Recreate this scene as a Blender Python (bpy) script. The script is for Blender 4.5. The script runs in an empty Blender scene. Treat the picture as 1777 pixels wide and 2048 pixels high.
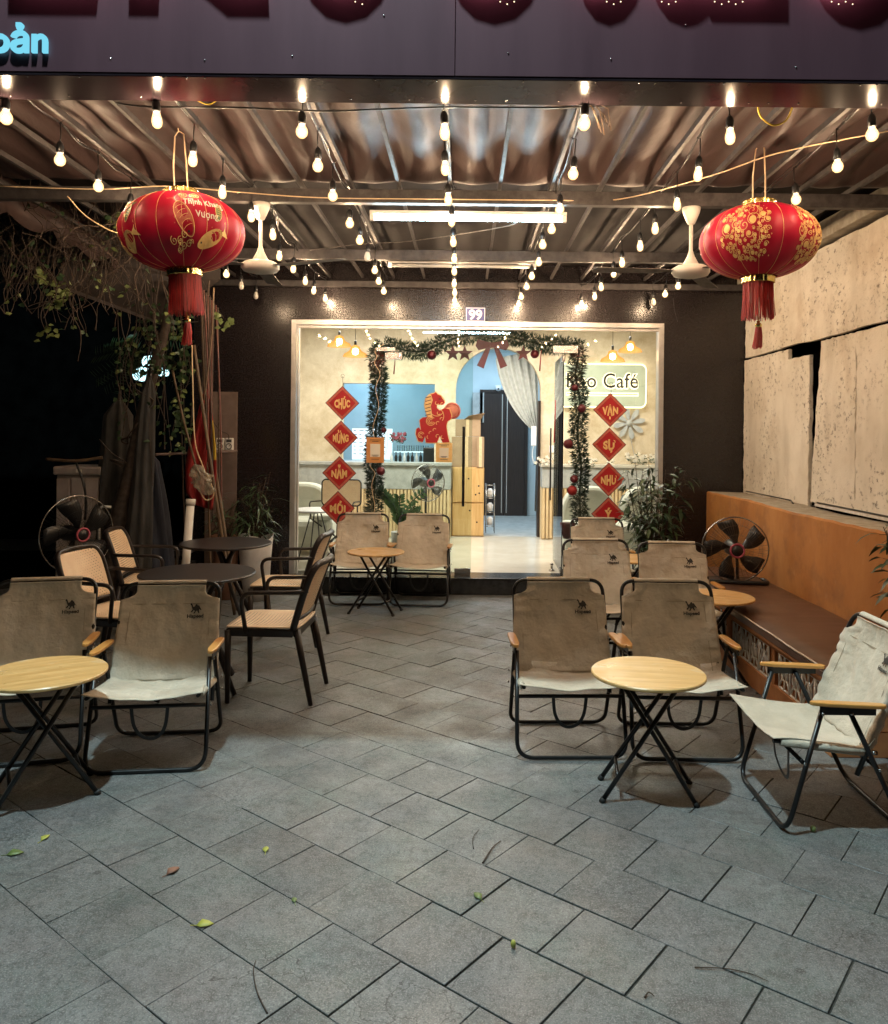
import bpy, bmesh, math, random
from mathutils import Vector, Matrix, Euler, noise
R = math.radians
rnd = random.Random(7)
scene = bpy.context.scene
col = scene.collection

# ---------------------------------------------------------------- camera
F, VX, VY, EYE, ROLL = 1600.0, 930.0, 865.0, 1.6, R(0.6)
cam_d = bpy.data.cameras.new("camera")
cam = bpy.data.objects.new("camera", cam_d); col.objects.link(cam)
cam.location = (0, 0, EYE); cam.rotation_euler = (R(90), -ROLL, 0)
cam_d.sensor_fit = 'HORIZONTAL'; cam_d.sensor_width = 36; cam_d.lens = F / 1777 * 36
cam_d.shift_x = -(VX - 888.5) / 1777; cam_d.shift_y = -(1024 - VY) / 1777
cam_d.clip_start = 0.05; cam_d.clip_end = 400
scene.camera = cam

def at(px, py, Y):
    dx, dy = px - VX, py - VY
    c, s = math.cos(ROLL), math.sin(ROLL)
    x0, y0 = dx * c + dy * s, -dx * s + dy * c
    return Vector((x0 * Y / F, Y, EYE - y0 * Y / F))

# ---------------------------------------------------------------- world (night) and lamps
w = bpy.data.worlds.new("World"); scene.world = w; w.use_nodes = True
nt = w.node_tree; bgn = nt.nodes["Background"]
sky = nt.nodes.new("ShaderNodeTexSky"); sky.sky_type = 'NISHITA'; sky.sun_disc = False
sky.sun_elevation = R(-6); sky.sun_rotation = R(200)
nt.links.new(sky.outputs[0], bgn.inputs[0]); bgn.inputs[1].default_value = 0.03

def lamp(name, kind, loc, power, color, size=0.1, rot=(0, 0, 0), sy=None, spread=None):
    l = bpy.data.lights.new(name, kind); l.energy = power; l.color = color
    if kind == 'AREA':
        l.size = size
        if sy: l.shape = 'RECTANGLE'; l.size_y = sy
        if spread: l.spread = spread
    else: l.shadow_soft_size = size
    o = bpy.data.objects.new(name, l); col.objects.link(o); o.location = loc; o.rotation_euler = rot
    return o
lamp("street_lamp_light", 'POINT', (-1.1, 1.76, 8.0), 2150, (0.70, 0.96, 1.0), 0.12)
# ceiling lights of the café room and of the bluish back rooms
lamp("room_light", 'AREA', (-0.6, 9.7, 3.12), 118, (1.0, 0.96, 0.86), 2.4, (0, 0, 0), 0.6)
lamp("room_light", 'AREA', (1.6, 9.7, 3.12), 55, (1.0, 0.94, 0.80), 0.9, (0, 0, 0), 0.6)
lamp("hall_light", 'AREA', (0.5, 12.7, 3.05), 40, (0.62, 0.83, 1.0), 0.9, (0, 0, 0))
lamp("kitchen_light", 'AREA', (-1.5, 12.3, 3.0), 30, (0.45, 0.75, 1.0), 0.8, (0, 0, 0))
scene.view_settings.view_transform = 'Standard'; scene.view_settings.look = 'None'
scene.view_settings.exposure = 0.30; scene.view_settings.gamma = 1.0
scene.view_settings.use_curve_mapping = False
cy = scene.cycles
cy.use_denoising = True; cy.max_bounces = 8; cy.diffuse_bounces = 3; cy.glossy_bounces = 4
cy.transparent_max_bounces = 24; cy.transmission_bounces = 4
cy.caustics_reflective = False; cy.caustics_refractive = False
cy.sample_clamp_indirect = 4.0; cy.use_light_tree = True

# ---------------------------------------------------------------- object helpers
def tag(o, label=None, cat=None, group=None, kind=None):
    if label: o['label'] = label
    if cat: o['category'] = cat
    if group: o['group'] = group
    if kind: o['kind'] = kind
    return o
def thing(name, label, cat, loc=(0, 0, 0), rz=0.0, group=None, rot=None):
    o = bpy.data.objects.new(name, None); col.objects.link(o)
    o.empty_display_size = 0.05
    o.location = loc; o.rotation_euler = rot if rot else (0, 0, rz)
    return tag(o, label, cat, group)
def kids(o): return [c for c in bpy.data.objects if c.parent == o]
def dup(root, loc=None, rz=None, label=None, group=None, parent=None, _top=True):
    r = root.copy(); col.objects.link(r); r.parent = parent
    if loc is not None: r.location = loc
    if rz is not None: r.rotation_euler = (0, 0, rz)
    if label: r['label'] = label
    if group: r['group'] = group
    for ch in kids(root):
        c = ch.copy(); col.objects.link(c); c.parent = r
        for g in kids(ch):
            d = g.copy(); col.objects.link(d); d.parent = c
    return r

class MB:
    def __init__(s): s.v = []; s.f = []; s.m = []; s.sm = []
    def add(s, vs, fs, mi=0, smooth=False):
        b = len(s.v); s.v += [Vector(p) for p in vs]
        for f in fs: s.f.append([b + i for i in f]); s.m.append(mi); s.sm.append(smooth)
        return s
    def box(s, c, d, rot=None, mi=0, taper=1.0):
        hx, hy, hz = d[0] / 2, d[1] / 2, d[2] / 2
        vs = [Vector((x * hx * (taper if z < 0 else 1), y * hy * (taper if z < 0 else 1), z * hz)) for z in (-1, 1) for y in (-1, 1) for x in (-1, 1)]
        if rot is not None:
            M = Euler(rot).to_matrix(); vs = [M @ p for p in vs]
        vs = [p + Vector(c) for p in vs]
        return s.add(vs, [(0, 2, 3, 1), (4, 5, 7, 6), (0, 1, 5, 4), (2, 6, 7, 3), (0, 4, 6, 2), (1, 3, 7, 5)], mi)
    def b2(s, x0, x1, y0, y1, z0, z1, mi=0):
        return s.box(((x0 + x1) / 2, (y0 + y1) / 2, (z0 + z1) / 2), (abs(x1 - x0), abs(y1 - y0), abs(z1 - z0)), None, mi)
    def tube(s, pts, r, seg=8, mi=0, closed=False, flat=None):
        pts = [Vector(p) for p in pts]; n = len(pts)
        rs = r if isinstance(r, (list, tuple)) else [r] * n
        T = []
        for i in range(n):
            a = pts[(i - 1) % n] if (closed or i > 0) else pts[i]
            b = pts[(i + 1) % n] if (closed or i < n - 1) else pts[i]
            t = (b - a); T.append(t.normalized() if t.length > 1e-9 else Vector((0, 0, 1)))
        up = Vector((0, 0, 1)) if abs(T[0].z) < 0.9 else Vector((0, 1, 0))
        u = (up - T[0] * up.dot(T[0])).normalized()
        vs = []; fs = []
        for i in range(n):
            u = (u - T[i] * u.dot(T[i]))
            u = u.normalized() if u.length > 1e-6 else T[i].orthogonal().normalized()
            v = T[i].cross(u)
            for k in range(seg):
                a = 2 * math.pi * (k + 0.5) / seg
                fu, fv = (flat if flat else (1, 1))
                vs.append(pts[i] + (u * math.cos(a) * fu + v * math.sin(a) * fv) * rs[i])
        m = n if closed else n - 1
        for i in range(m):
            j = (i + 1) % n
            for k in range(seg):
                k2 = (k + 1) % seg
                fs.append((i * seg + k, i * seg + k2, j * seg + k2, j * seg + k))
        s.add(vs, fs, mi, seg > 4)
        if not closed:
            s.add(vs[:seg], [tuple(range(seg - 1, -1, -1))], mi)
            s.add(vs[-seg:], [tuple(range(seg))], mi)
        return s
    def lathe(s, prof, c=(0, 0, 0), seg=24, mi=0, axis='z', smooth=True, cap=True):
        vs = []; fs = []; c = Vector(c)
        for (r, h) in prof:
            for k in range(seg):
                a = 2 * math.pi * k / seg
                p = (r * math.cos(a), r * math.sin(a), h)
                if axis == 'y': p = (p[0], h, p[1])
                if axis == 'x': p = (h, p[0], p[1])
                vs.append(Vector(p) + c)
        for i in range(len(prof) - 1):
            for k in range(seg):
                k2 = (k + 1) % seg
                f = (i * seg + k, i * seg + k2, (i + 1) * seg + k2, (i + 1) * seg + k)
                fs.append(f if axis != 'y' else f[::-1])
        s.add(vs, fs, mi, smooth)
        if cap:
            if prof[0][0] > 1e-4: s.add(vs[:seg], [tuple(range(seg))[::-1]], mi)
            if prof[-1][0] > 1e-4: s.add(vs[-seg:], [tuple(range(seg))], mi)
        return s
    def prism(s, poly, y0, y1, mi=0, plane='xz'):
        n = len(poly)
        def P(p, h): return Vector((p[0], h, p[1])) if plane == 'xz' else (Vector((p[0], p[1], h)) if plane == 'xy' else Vector((h, p[0], p[1])))
        vs = [P(p, y0) for p in poly] + [P(p, y1) for p in poly]
        fs = [tuple(range(n)), tuple(range(2 * n - 1, n - 1, -1))]
        for i in range(n): j = (i + 1) % n; fs.append((i, i + n, j + n, j))
        return s.add(vs, fs, mi)
    def leaf(s, p, d, L, W, nrm=None, mi=0, bend=0.2):
        d = Vector(d).normalized(); p = Vector(p)
        nrm = Vector(nrm) if nrm else Vector((rnd.uniform(-1, 1), rnd.uniform(-1, 1), rnd.uniform(0.2, 1)))
        side = d.cross(nrm)
        if side.length < 1e-4: side = d.orthogonal()
        side.normalize(); up = side.cross(d).normalized()
        a = p + d * L * 0.35 + side * W / 2 + up * W * 0.12; b = p + d * L * 0.35 - side * W / 2 + up * W * 0.12
        m1 = p + d * L * 0.4; tip = p + d * L - up * L * bend
        a2 = p + d * L * 0.72 + side * W * 0.33 - up * L * bend * 0.35; b2 = p + d * L * 0.72 - side * W * 0.33 - up * L * bend * 0.35
        m2 = p + d * L * 0.74 - up * L * bend * 0.45
        return s.add([p, a, m1, b, a2, m2, b2, tip], [(0, 2, 1), (0, 3, 2), (1, 2, 5, 4), (2, 3, 6, 5), (4, 5, 7), (5, 6, 7)], mi, True)
    def build(s, name, mats, parent=None, loc=None, bevel=None, solid=None, rot=None):
        me = bpy.data.meshes.new(name)
        me.from_pydata([tuple(p) for p in s.v], [], s.f)
        if not isinstance(mats, (list, tuple)): mats = [mats]
        for m in mats: me.materials.append(m)
        for i, p in enumerate(me.polygons): p.material_index = s.m[i]; p.use_smooth = s.sm[i]
        me.update()
        bm = bmesh.new(); bm.from_mesh(me)
        if len(s.v) < 60000: bmesh.ops.remove_doubles(bm, verts=bm.verts, dist=1e-6)
        bm.to_mesh(me); bm.free()
        o = bpy.data.objects.new(name, me); col.objects.link(o)
        if parent: o.parent = parent
        if loc is not None: o.location = loc
        if rot is not None: o.rotation_euler = rot
        if solid:
            md = o.modifiers.new("solid", 'SOLIDIFY'); md.thickness = solid; md.offset = 0
        if bevel:
            md = o.modifiers.new("bevel", 'BEVEL'); md.width = bevel; md.segments = 2; md.limit_method = 'ANGLE'; md.angle_limit = R(40)
        return o

def smoothpath(pts, sub=6):
    pts = [Vector(p) for p in pts]; out = []
    n = len(pts)
    for i in range(n - 1):
        p0, p1, p2, p3 = pts[max(i - 1, 0)], pts[i], pts[i + 1], pts[min(i + 2, n - 1)]
        for k in range(sub):
            t = k / sub
            out.append(0.5 * ((2 * p1) + (p2 - p0) * t + (2 * p0 - 5 * p1 + 4 * p2 - p3) * t * t + (3 * p1 - p0 - 3 * p2 + p3) * t ** 3))
    out.append(pts[-1]); return out
def rounded(pts, r, n=5):
    """polyline with rounded corners"""
    pts = [Vector(p) for p in pts]; out = [pts[0]]
    for i in range(1, len(pts) - 1):
        a, b, c = pts[i - 1], pts[i], pts[i + 1]
        d1 = (a - b); d2 = (c - b); rr = min(r, d1.length * 0.48, d2.length * 0.48)
        p, q = b + d1.normalized() * rr, b + d2.normalized() * rr
        for k in range(n + 1):
            t = k / n; out.append(p * (1 - t) ** 2 + b * 2 * t * (1 - t) + q * t * t)
    out.append(pts[-1]); return out

def text_geo(txt, size, extrude=0.0, offset=0.0, spacing=1.0):
    """verts (x, y, depth) centred on x, and faces, of a line of text"""
    cu = bpy.data.curves.new("t", 'FONT'); cu.body = txt; cu.size = size; cu.extrude = extrude
    cu.offset = offset; cu.align_x = 'CENTER'; cu.space_character = spacing; cu.resolution_u = 4
    o = bpy.data.objects.new("t", cu); col.objects.link(o)
    dg = bpy.context.evaluated_depsgraph_get(); dg.update()
    me = bpy.data.meshes.new_from_object(o.evaluated_get(dg))
    vs = [v.co.copy() for v in me.vertices]; fs = [tuple(p.vertices) for p in me.polygons]
    bpy.data.objects.remove(o); bpy.data.curves.remove(cu); bpy.data.meshes.remove(me)
    return vs, fs
def text_mb(mb, txt, size, fn, extrude=0.0, offset=0.0, mi=0, spacing=1.0):
    vs, fs = text_geo(txt, size, extrude, offset, spacing)
    if vs: mb.add([fn(v) for v in vs], fs, mi)
    return mb

# ---------------------------------------------------------------- material helpers
def mat(name, base=(0.5, 0.5, 0.5), rough=0.6, metal=0.0, spec=None, emit=None, estr=0.0, coat=0.0):
    m = bpy.data.materials.new(name); m.use_nodes = True
    b = m.node_tree.nodes["Principled BSDF"]
    b.inputs["Base Color"].default_value = (*base, 1); b.inputs["Roughness"].default_value = rough
    b.inputs["Metallic"].default_value = metal
    if spec is not None: b.inputs["Specular IOR Level"].default_value = spec
    if coat: b.inputs["Coat Weight"].default_value = coat
    if emit: b.inputs["Emission Color"].default_value = (*emit, 1); b.inputs["Emission Strength"].default_value = estr
    return m
def N(m, t, **kw):
    n = m.node_tree.nodes.new(t)
    for k, v in kw.items():
        if hasattr(n, k): setattr(n, k, v)
        else: n.inputs[k].default_value = v
    return n
def Lk(m, a, b): m.node_tree.links.new(a, b)
def bsdf(m): return m.node_tree.nodes["Principled BSDF"]
def coords(m, kind='Object', scale=(1, 1, 1), rot=(0, 0, 0)):
    tc = N(m, "ShaderNodeTexCoord"); mp = N(m, "ShaderNodeMapping")
    mp.inputs["Scale"].default_value = scale; mp.inputs["Rotation"].default_value = rot
    Lk(m, tc.outputs[kind], mp.inputs["Vector"]); return mp.outputs[0]
def noisy(m, c1, c2, scale=5, detail=6, lo=0.35, hi=0.65, vec=None, rough=0.6, dist=0.0):
    """mix two colours by noise into the base colour, return the colour socket"""
    n = N(m, "ShaderNodeTexNoise"); n.inputs["Scale"].default_value = scale; n.inputs["Detail"].default_value = detail
    n.inputs["Roughness"].default_value = rough; n.inputs["Distortion"].default_value = dist
    if vec is None: vec = coords(m)
    Lk(m, vec, n.inputs["Vector"])
    r = N(m, "ShaderNodeValToRGB"); r.color_ramp.elements[0].position = lo; r.color_ramp.elements[1].position = hi
    r.color_ramp.elements[0].color = (*c1, 1); r.color_ramp.elements[1].color = (*c2, 1)
    Lk(m, n.outputs["Fac"], r.inputs[0]); Lk(m, r.outputs[0], bsdf(m).inputs["Base Color"])
    return r.outputs[0], n.outputs["Fac"]
def mixc(m, a, b, fac, mode='MIX'):
    x = N(m, "ShaderNodeMix"); x.data_type = 'RGBA'; x.blend_type = mode
    for sock, v in ((x.inputs[0], fac), (x.inputs[6], a), (x.inputs[7], b)):
        if isinstance(v, (int, float)): sock.default_value = v
        elif isinstance(v, tuple): sock.default_value = (*v, 1)
        else: Lk(m, v, sock)
    return x.outputs[2]
def ramp(m, sock, lo, hi, a=0.0, b=1.0):
    r = N(m, "ShaderNodeMapRange"); r.inputs[1].default_value = lo; r.inputs[2].default_value = hi
    r.inputs[3].default_value = a; r.inputs[4].default_value = b; Lk(m, sock, r.inputs[0]); return r.outputs[0]
def tex(m, kind, scale, vec, detail=4, out=0, **kw):
    n = N(m, kind, **kw); n.inputs["Scale"].default_value = scale
    if "Detail" in n.inputs: n.inputs["Detail"].default_value = detail
    Lk(m, vec, n.inputs["Vector"]); return n.outputs[out]
def bump(m, sock, strength=0.3, dist=0.01):
    b = N(m, "ShaderNodeBump"); b.inputs["Strength"].default_value = strength; b.inputs["Distance"].default_value = dist
    Lk(m, sock, b.inputs["Height"])
    prev = bsdf(m).inputs["Normal"]
    if prev.is_linked:
        Lk(m, prev.links[0].from_socket, b.inputs["Normal"])
    Lk(m, b.outputs[0], prev)
def M2(m, op, a, b=None):
    x = N(m, "ShaderNodeMath"); x.operation = op
    for i, v in enumerate((a, b)):
        if v is None: continue
        if isinstance(v, (int, float)): x.inputs[i].default_value = v
        else: Lk(m, v, x.inputs[i])
    return x.outputs[0]
# ---------------------------------------------------------------- materials
Mt = {}
def speck(name, c1, c2, scale, rough, bs=0.2, bd=0.003, bscale=None, metal=0.0, lo=.35, hi=.65, coat=0, stretch=(1, 1, 1)):
    m = mat(name, c1, rough, metal, coat=coat); v = coords(m, 'Object', stretch)
    c, f = noisy(m, c1, c2, scale, 6, lo, hi, v)
    if bs: bump(m, tex(m, "ShaderNodeTexNoise", bscale or scale * 3, v, 5), bs, bd)
    Mt[name] = m; return m

# paving tiles
m = mat("slate_tile", (.2, .2, .2), 0.62); Mt['tile'] = m
v = coords(m)
g = N(m, "ShaderNodeNewGeometry")
isl = g.outputs["Random Per Island"]
c0 = mixc(m, (.040, .044, .047), (.135, .136, .138), isl)
patch = ramp(m, tex(m, "ShaderNodeTexNoise", 2.3, v, 5), .42, .62)
c1 = mixc(m, c0, (.095, .135, .118), M2(m, 'MULTIPLY', patch, .6))
pink = ramp(m, tex(m, "ShaderNodeTexNoise", 3.7, coords(m, 'Object', (1, 1.3, 1), (0, 0, 1)), 4), .50, .72)
c2 = mixc(m, c1, (.165, .128, .122), M2(m, 'MULTIPLY', pink, .5))
vein = ramp(m, tex(m, "ShaderNodeTexNoise", 9, coords(m, 'Object', (1, 2.2, 1), (0, 0, .6)), 8), .46, .60)
c3 = mixc(m, c2, (.055, .057, .056), M2(m, 'MULTIPLY', vein, .62))
mot = ramp(m, tex(m, "ShaderNodeTexNoise", 5.5, coords(m, 'Object', (1.3, 1, 1), (0, 0, 1.3)), 10, Roughness=.68), .40, .66)
c3 = mixc(m, c3, (.20, .20, .20), M2(m, 'MULTIPLY', mot, .5))
stain = ramp(m, tex(m, "ShaderNodeTexNoise", .9, v, 6), .50, .68)
c3 = mixc(m, c3, (.050, .047, .044), M2(m, 'MULTIPLY', stain, .45))
fm_ = ramp(m, tex(m, "ShaderNodeTexNoise", 34, coords(m, 'Object', (1, 1.6, 1), (0, 0, .5)), 9, Roughness=.7), .42, .60)
c3 = mixc(m, c3, (.20, .20, .20), M2(m, 'MULTIPLY', fm_, .38))
fd_ = ramp(m, tex(m, "ShaderNodeTexNoise", 21, coords(m, 'Object', (1.8, 1, 1), (0, 0, -.7)), 10, Roughness=.72), .50, .62)
c3 = mixc(m, c3, (.040, .041, .042), M2(m, 'MULTIPLY', fd_, .5))
spot = ramp(m, tex(m, "ShaderNodeTexVoronoi", 2.6, v, 0), .03, .055, 1, 0)
c3 = mixc(m, c3, (.03, .03, .03), M2(m, 'MULTIPLY', spot, .7))
vd = N(m, "ShaderNodeVectorMath"); vd.operation = 'ADD'; nz = N(m, "ShaderNodeTexNoise"); nz.inputs["Scale"].default_value = 3; nz.inputs["Detail"].default_value = 5; Lk(m, v, nz.inputs["Vector"]); Lk(m, v, vd.inputs[0]); Lk(m, nz.outputs[1], vd.inputs[1])
ck_ = N(m, "ShaderNodeTexVoronoi"); ck_.feature = 'DISTANCE_TO_EDGE'; ck_.inputs["Scale"].default_value = 1.1; Lk(m, vd.outputs[0], ck_.inputs["Vector"])
cm_ = M2(m, 'MULTIPLY', ramp(m, ck_.outputs[0], .0, .006, 1, 0), ramp(m, tex(m, "ShaderNodeTexNoise", 1.4, coords(m, 'Object', (1, 1, 1), (0, 0, .9)), 3), .53, .58))
c3 = mixc(m, c3, (.015, .015, .014), M2(m, 'MULTIPLY', cm_, .8))
sp1 = ramp(m, tex(m, "ShaderNodeTexNoise", 210, v, 3), .52, .66)
c4 = mixc(m, c3, (.45, .45, .44), M2(m, 'MULTIPLY', sp1, .32))
sp2 = ramp(m, tex(m, "ShaderNodeTexNoise", 120, coords(m, 'Object', (1, 1, 1), (0, 0, .3)), 3), .54, .66)
c5 = mixc(m, c4, (.03, .03, .03), M2(m, 'MULTIPLY', sp2, .5))
Lk(m, c5, bsdf(m).inputs["Base Color"])
Lk(m, ramp(m, tex(m, "ShaderNodeTexNoise", 4, v, 4), .3, .7, .34, .68), bsdf(m).inputs["Roughness"])
bump(m, tex(m, "ShaderNodeTexNoise", 110, v, 4), .45, .0025)
bump(m, tex(m, "ShaderNodeTexNoise", 14, v, 6), .4, .006)
speck("grout", (.02, .02, .018), (.06, .055, .045), 30, .95)

# granite facade
m = mat("dark_granite", (.02, .017, .018), 0.2); Mt['granite'] = m; v = coords(m)
c, f = noisy(m, (.008, .006, .0065), (.022, .017, .018), 75, 3, .35, .65, v)
s1 = ramp(m, tex(m, "ShaderNodeTexVoronoi", 95, v, 0), .0, .16, 1, 0)
c = mixc(m, c, (.20, .15, .14), M2(m, 'MULTIPLY', s1, .45)); Lk(m, c, bsdf(m).inputs["Base Color"])
Lk(m, ramp(m, tex(m, "ShaderNodeTexNoise", 1.2, v, 3), .2, .8, .20, .27), bsdf(m).inputs["Roughness"])
bump(m, tex(m, "ShaderNodeTexNoise", 60, v, 4), .06, .002)
speck("black_stone", (.012, .012, .013), (.03, .03, .03), 12, .25, .1)

# rough concrete panels
m = mat("cast_concrete", (.45, .40, .33), .85); Mt['concrete'] = m; v = coords(m)
c, f = noisy(m, (.64, .58, .48), (.83, .77, .67), 1.7, 6, .3, .7, v)
st = ramp(m, tex(m, "ShaderNodeTexNoise", 5, coords(m, 'Object', (1, 1, .25)), 8), .50, .68)
c = mixc(m, c, (.40, .33, .24), M2(m, 'MULTIPLY', st, .3))
blot = ramp(m, tex(m, "ShaderNodeTexNoise", 1.5, coords(m, 'Object', (1, 1, .8), (.3, .2, 0)), 9, Roughness=.66), .50, .66)
c = mixc(m, c, (.46, .36, .25), M2(m, 'MULTIPLY', blot, .6))
pit = ramp(m, tex(m, "ShaderNodeTexNoise", 24, coords(m, 'Object', (1, 1.0, 1.15)), 15, Roughness=.72), .555, .61)
msk = ramp(m, tex(m, "ShaderNodeTexNoise", 3.1, coords(m, 'Object', (1, 1, .6), (.4, 0, 0)), 5), .42, .60)
pm = M2(m, 'MULTIPLY', pit, msk)
c = mixc(m, c, (.12, .085, .055), M2(m, 'MULTIPLY', pm, .75)); Lk(m, c, bsdf(m).inputs["Base Color"])
bump(m, tex(m, "ShaderNodeTexNoise", 70, v, 6), .6, .004)
bump(m, M2(m, 'SUBTRACT', 1.0, pm), .6, .006)
bump(m, tex(m, "ShaderNodeTexNoise", 9, v, 5), .5, .012)

# orange render
m = mat("orange_plaster", (.40, .16, .05), .8); Mt['orange'] = m; v = coords(m)
c, f = noisy(m, (.34, .125, .026), (.50, .225, .062), 2.2, 7, .3, .7, coords(m, 'Object', (1, 1, .45)))
c = mixc(m, c, (.20, .085, .035), M2(m, 'MULTIPLY', ramp(m, tex(m, "ShaderNodeTexNoise", 3.3, v, 11, Roughness=.68), .50, .70), .7))
c = mixc(m, c, (.62, .40, .22), M2(m, 'MULTIPLY', ramp(m, tex(m, "ShaderNodeTexNoise", 12, coords(m, 'Object', (1, 1, 1), (1, 0, 0)), 10), .62, .76), .14))
Lk(m, c, bsdf(m).inputs["Base Color"]); bump(m, tex(m, "ShaderNodeTexNoise", 40, v, 5), .35, .003)
speck("old_plaster_edge", (.30, .26, .20), (.45, .40, .32), 14, .9)
speck("foam_white", (.55, .52, .48), (.70, .68, .64), 20, .8)

# interior
m = mat("tan_limewash", (.6, .48, .3), .8); Mt['tan'] = m; v = coords(m)
c, f = noisy(m, (.44, .34, .21), (.78, .69, .54), 2.4, 10, .30, .70, v, .72, .15)
bump(m, tex(m, "ShaderNodeTexNoise", 12, v, 6), .15, .004)
speck("grey_terrazzo", (.30, .31, .30), (.42, .43, .42), 9, .5, .1)
speck("pale_floor", (.52, .49, .42), (.60, .57, .50), 3, .18, .04)
speck("blue_wall", (.50, .60, .64), (.56, .66, .70), 3, .7, .1)
speck("white_wall", (.60, .60, .58), (.68, .68, .66), 3, .7, .1)
speck("dark_wood_door", (.018, .011, .009), (.032, .020, .017), 9, .35, .1, stretch=(6, 6, .5))
speck("plum_metal", (.115, .054, .070), (.148, .072, .090), 2.4, .42, .05, .001, 90, .35, stretch=(2, 2, .3))
speck("lip_metal", (.018, .012, .015), (.026, .018, .022), 5, .17, .05, .002, 20, .0); Mt["lip_metal"].node_tree.nodes["Principled BSDF"].inputs["Specular IOR Level"].default_value = .07
speck("galvanised", (.09, .078, .072), (.19, .17, .155), 22, .5, .2, .002, 60, .5)
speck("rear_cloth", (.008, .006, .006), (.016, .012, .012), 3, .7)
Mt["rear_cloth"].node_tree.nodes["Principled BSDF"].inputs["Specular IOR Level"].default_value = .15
speck("beam_paint", (.035, .030, .030), (.070, .062, .060), 18, .6, .2, .002, 50, .3)
speck("pine", (.50, .30, .11), (.62, .41, .18), 5, .45, .05, stretch=(7, 7, .6))
speck("cardboard", (.30, .20, .12), (.37, .26, .16), 6, .8, .1)
speck("slat_wood", (.60, .44, .24), (.70, .54, .32), 8, .5, .05)
speck("white_paint", (.62, .60, .56), (.72, .70, .66), 8, .45, .05)
speck("alu", (.50, .48, .46), (.60, .58, .56), 12, .35, .03, metal=.7)
speck("steel", (.35, .34, .33), (.45, .44, .43), 12, .25, .03, metal=.9)
speck("black_tube", (.010, .010, .011), (.022, .021, .021), 15, .32, .05, .001, 80, .3)
speck("brown_plastic", (.016, .011, .010), (.026, .018, .016), 8, .38, .04, .001, 120)
speck("black_plastic", (.012, .012, .013), (.020, .020, .021), 12, .35, .04)
speck("rubber", (.01, .01, .01), (.02, .02, .02), 12, .7, .04)
speck("brown_leather", (.085, .042, .026), (.120, .062, .040), 5, .34, .25, .006, 9)
speck("piping_pale", (.45, .38, .30), (.55, .48, .40), 30, .5, .1)
speck("rust_board", (.11, .075, .060), (.16, .11, .09), 6, .8, .2)
speck("grey_resin", (.34, .28, .25), (.44, .375, .335), 7, .6, .1, stretch=(1, 1, .4))
speck("dark_cloth", (.030, .030, .028), (.070, .065, .060), 7, .85, .4, .01, 14, stretch=(3, 3, .5))
speck("navy_cloth", (.018, .021, .034), (.034, .040, .058), 7, .85, .4, .01, 14, stretch=(3, 3, .5))
speck("red_cloth", (.26, .012, .012), (.34, .02, .018), 5, .7, .3, .006, 12)
speck("yellow_cloth", (.60, .40, .03), (.70, .48, .05), 5, .7, .2)
speck("bamboo_pole", (.075, .045, .026), (.15, .095, .05), 14, .55, .2, stretch=(1, 1, .4))
speck("cable_red", (.10, .03, .022), (.16, .055, .04), 20, .5, .1)
speck("twig", (.035, .023, .017), (.080, .055, .040), 30, .85, .3)
speck("bark", (.03, .022, .016), (.07, .05, .038), 18, .9, .6, .01, 30)
speck("leaf_dark", (.018, .040, .016), (.040, .078, .026), 9, .42, .1)
speck("leaf_light", (.11, .15, .045), (.20, .25, .085), 9, .45, .1)
speck("leaf_yellow", (.34, .34, .05), (.46, .44, .10), 20, .5, .1)
speck("leaf_brown", (.14, .06, .035), (.24, .11, .07), 30, .6, .2)
speck("garland_green", (.022, .048, .028), (.060, .095, .055), 25, .6, .1)
speck("leaf_mid", (.045, .10, .03), (.09, .17, .05), 9, .4, .1)
speck("pot_white", (.45, .43, .41), (.58, .56, .54), 5, .6, .2)
speck("plastic_bag", (.12, .10, .075), (.22, .19, .15), 8, .3, .5, .01, 12)
speck("stucco_grey", (.055, .050, .046), (.085, .078, .070), 6, .9, .3)
speck("alley_dark", (.0015, .0015, .0015), (.004, .004, .004), 4, .9, .3)  # near-black: darkness of the alley and panel gaps put into the colour
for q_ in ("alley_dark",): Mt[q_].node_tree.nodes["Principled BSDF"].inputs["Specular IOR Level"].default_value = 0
speck("cream_fabric", (.46, .47, .40), (.54, .55, .48), 6, .85, .3, .004, 60)
speck("crimson", (.40, .006, .012), (.46, .010, .016), 8, .5, .05)
speck("maroon", (.09, .008, .016), (.13, .012, .022), 8, .4, .05)
speck("salmon_print", (.46, .09, .06), (.56, .14, .09), 60, .5, .05)
speck("gold_print", (.80, .50, .18), (.90, .62, .27), 40, .4, .05, metal=.1)
speck("gold_foil", (.85, .58, .16), (.95, .72, .28), 60, .22, .2, .003, 80, 1.0)
speck("orange_board", (.58, .24, .06), (.64, .29, .09), 6, .6, .03)
speck("paper", (.72, .66, .56), (.78, .72, .62), 6, .7, .03)
speck("ink", (.03, .03, .03), (.05, .05, .05), 6, .6, 0)
speck("logo_ink", (.020, .018, .016), (.032, .028, .024), 6, .8, 0)
speck("plate_blue", (.030, .030, .16), (.040, .040, .20), 6, .35, 0)
speck("white_enamel", (.75, .75, .78), (.80, .80, .82), 6, .35, 0)
speck("fan_pink", (.36, .06, .10), (.44, .09, .13), 6, .4, 0)
speck("gauge_white", (.60, .57, .52), (.70, .67, .62), 6, .5, 0)
speck("lattice_white", (.62, .60, .56), (.80, .78, .74), 16, .85, .3)
speck("hammer_orange", (.30, .12, .045), (.40, .17, .06), 8, .8, .3)
speck("fan_cream", (.60, .56, .50), (.68, .64, .58), 6, .4, 0)
speck("petal_grey", (.34, .36, .37), (.44, .46, .47), 10, .8, 0)
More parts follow.
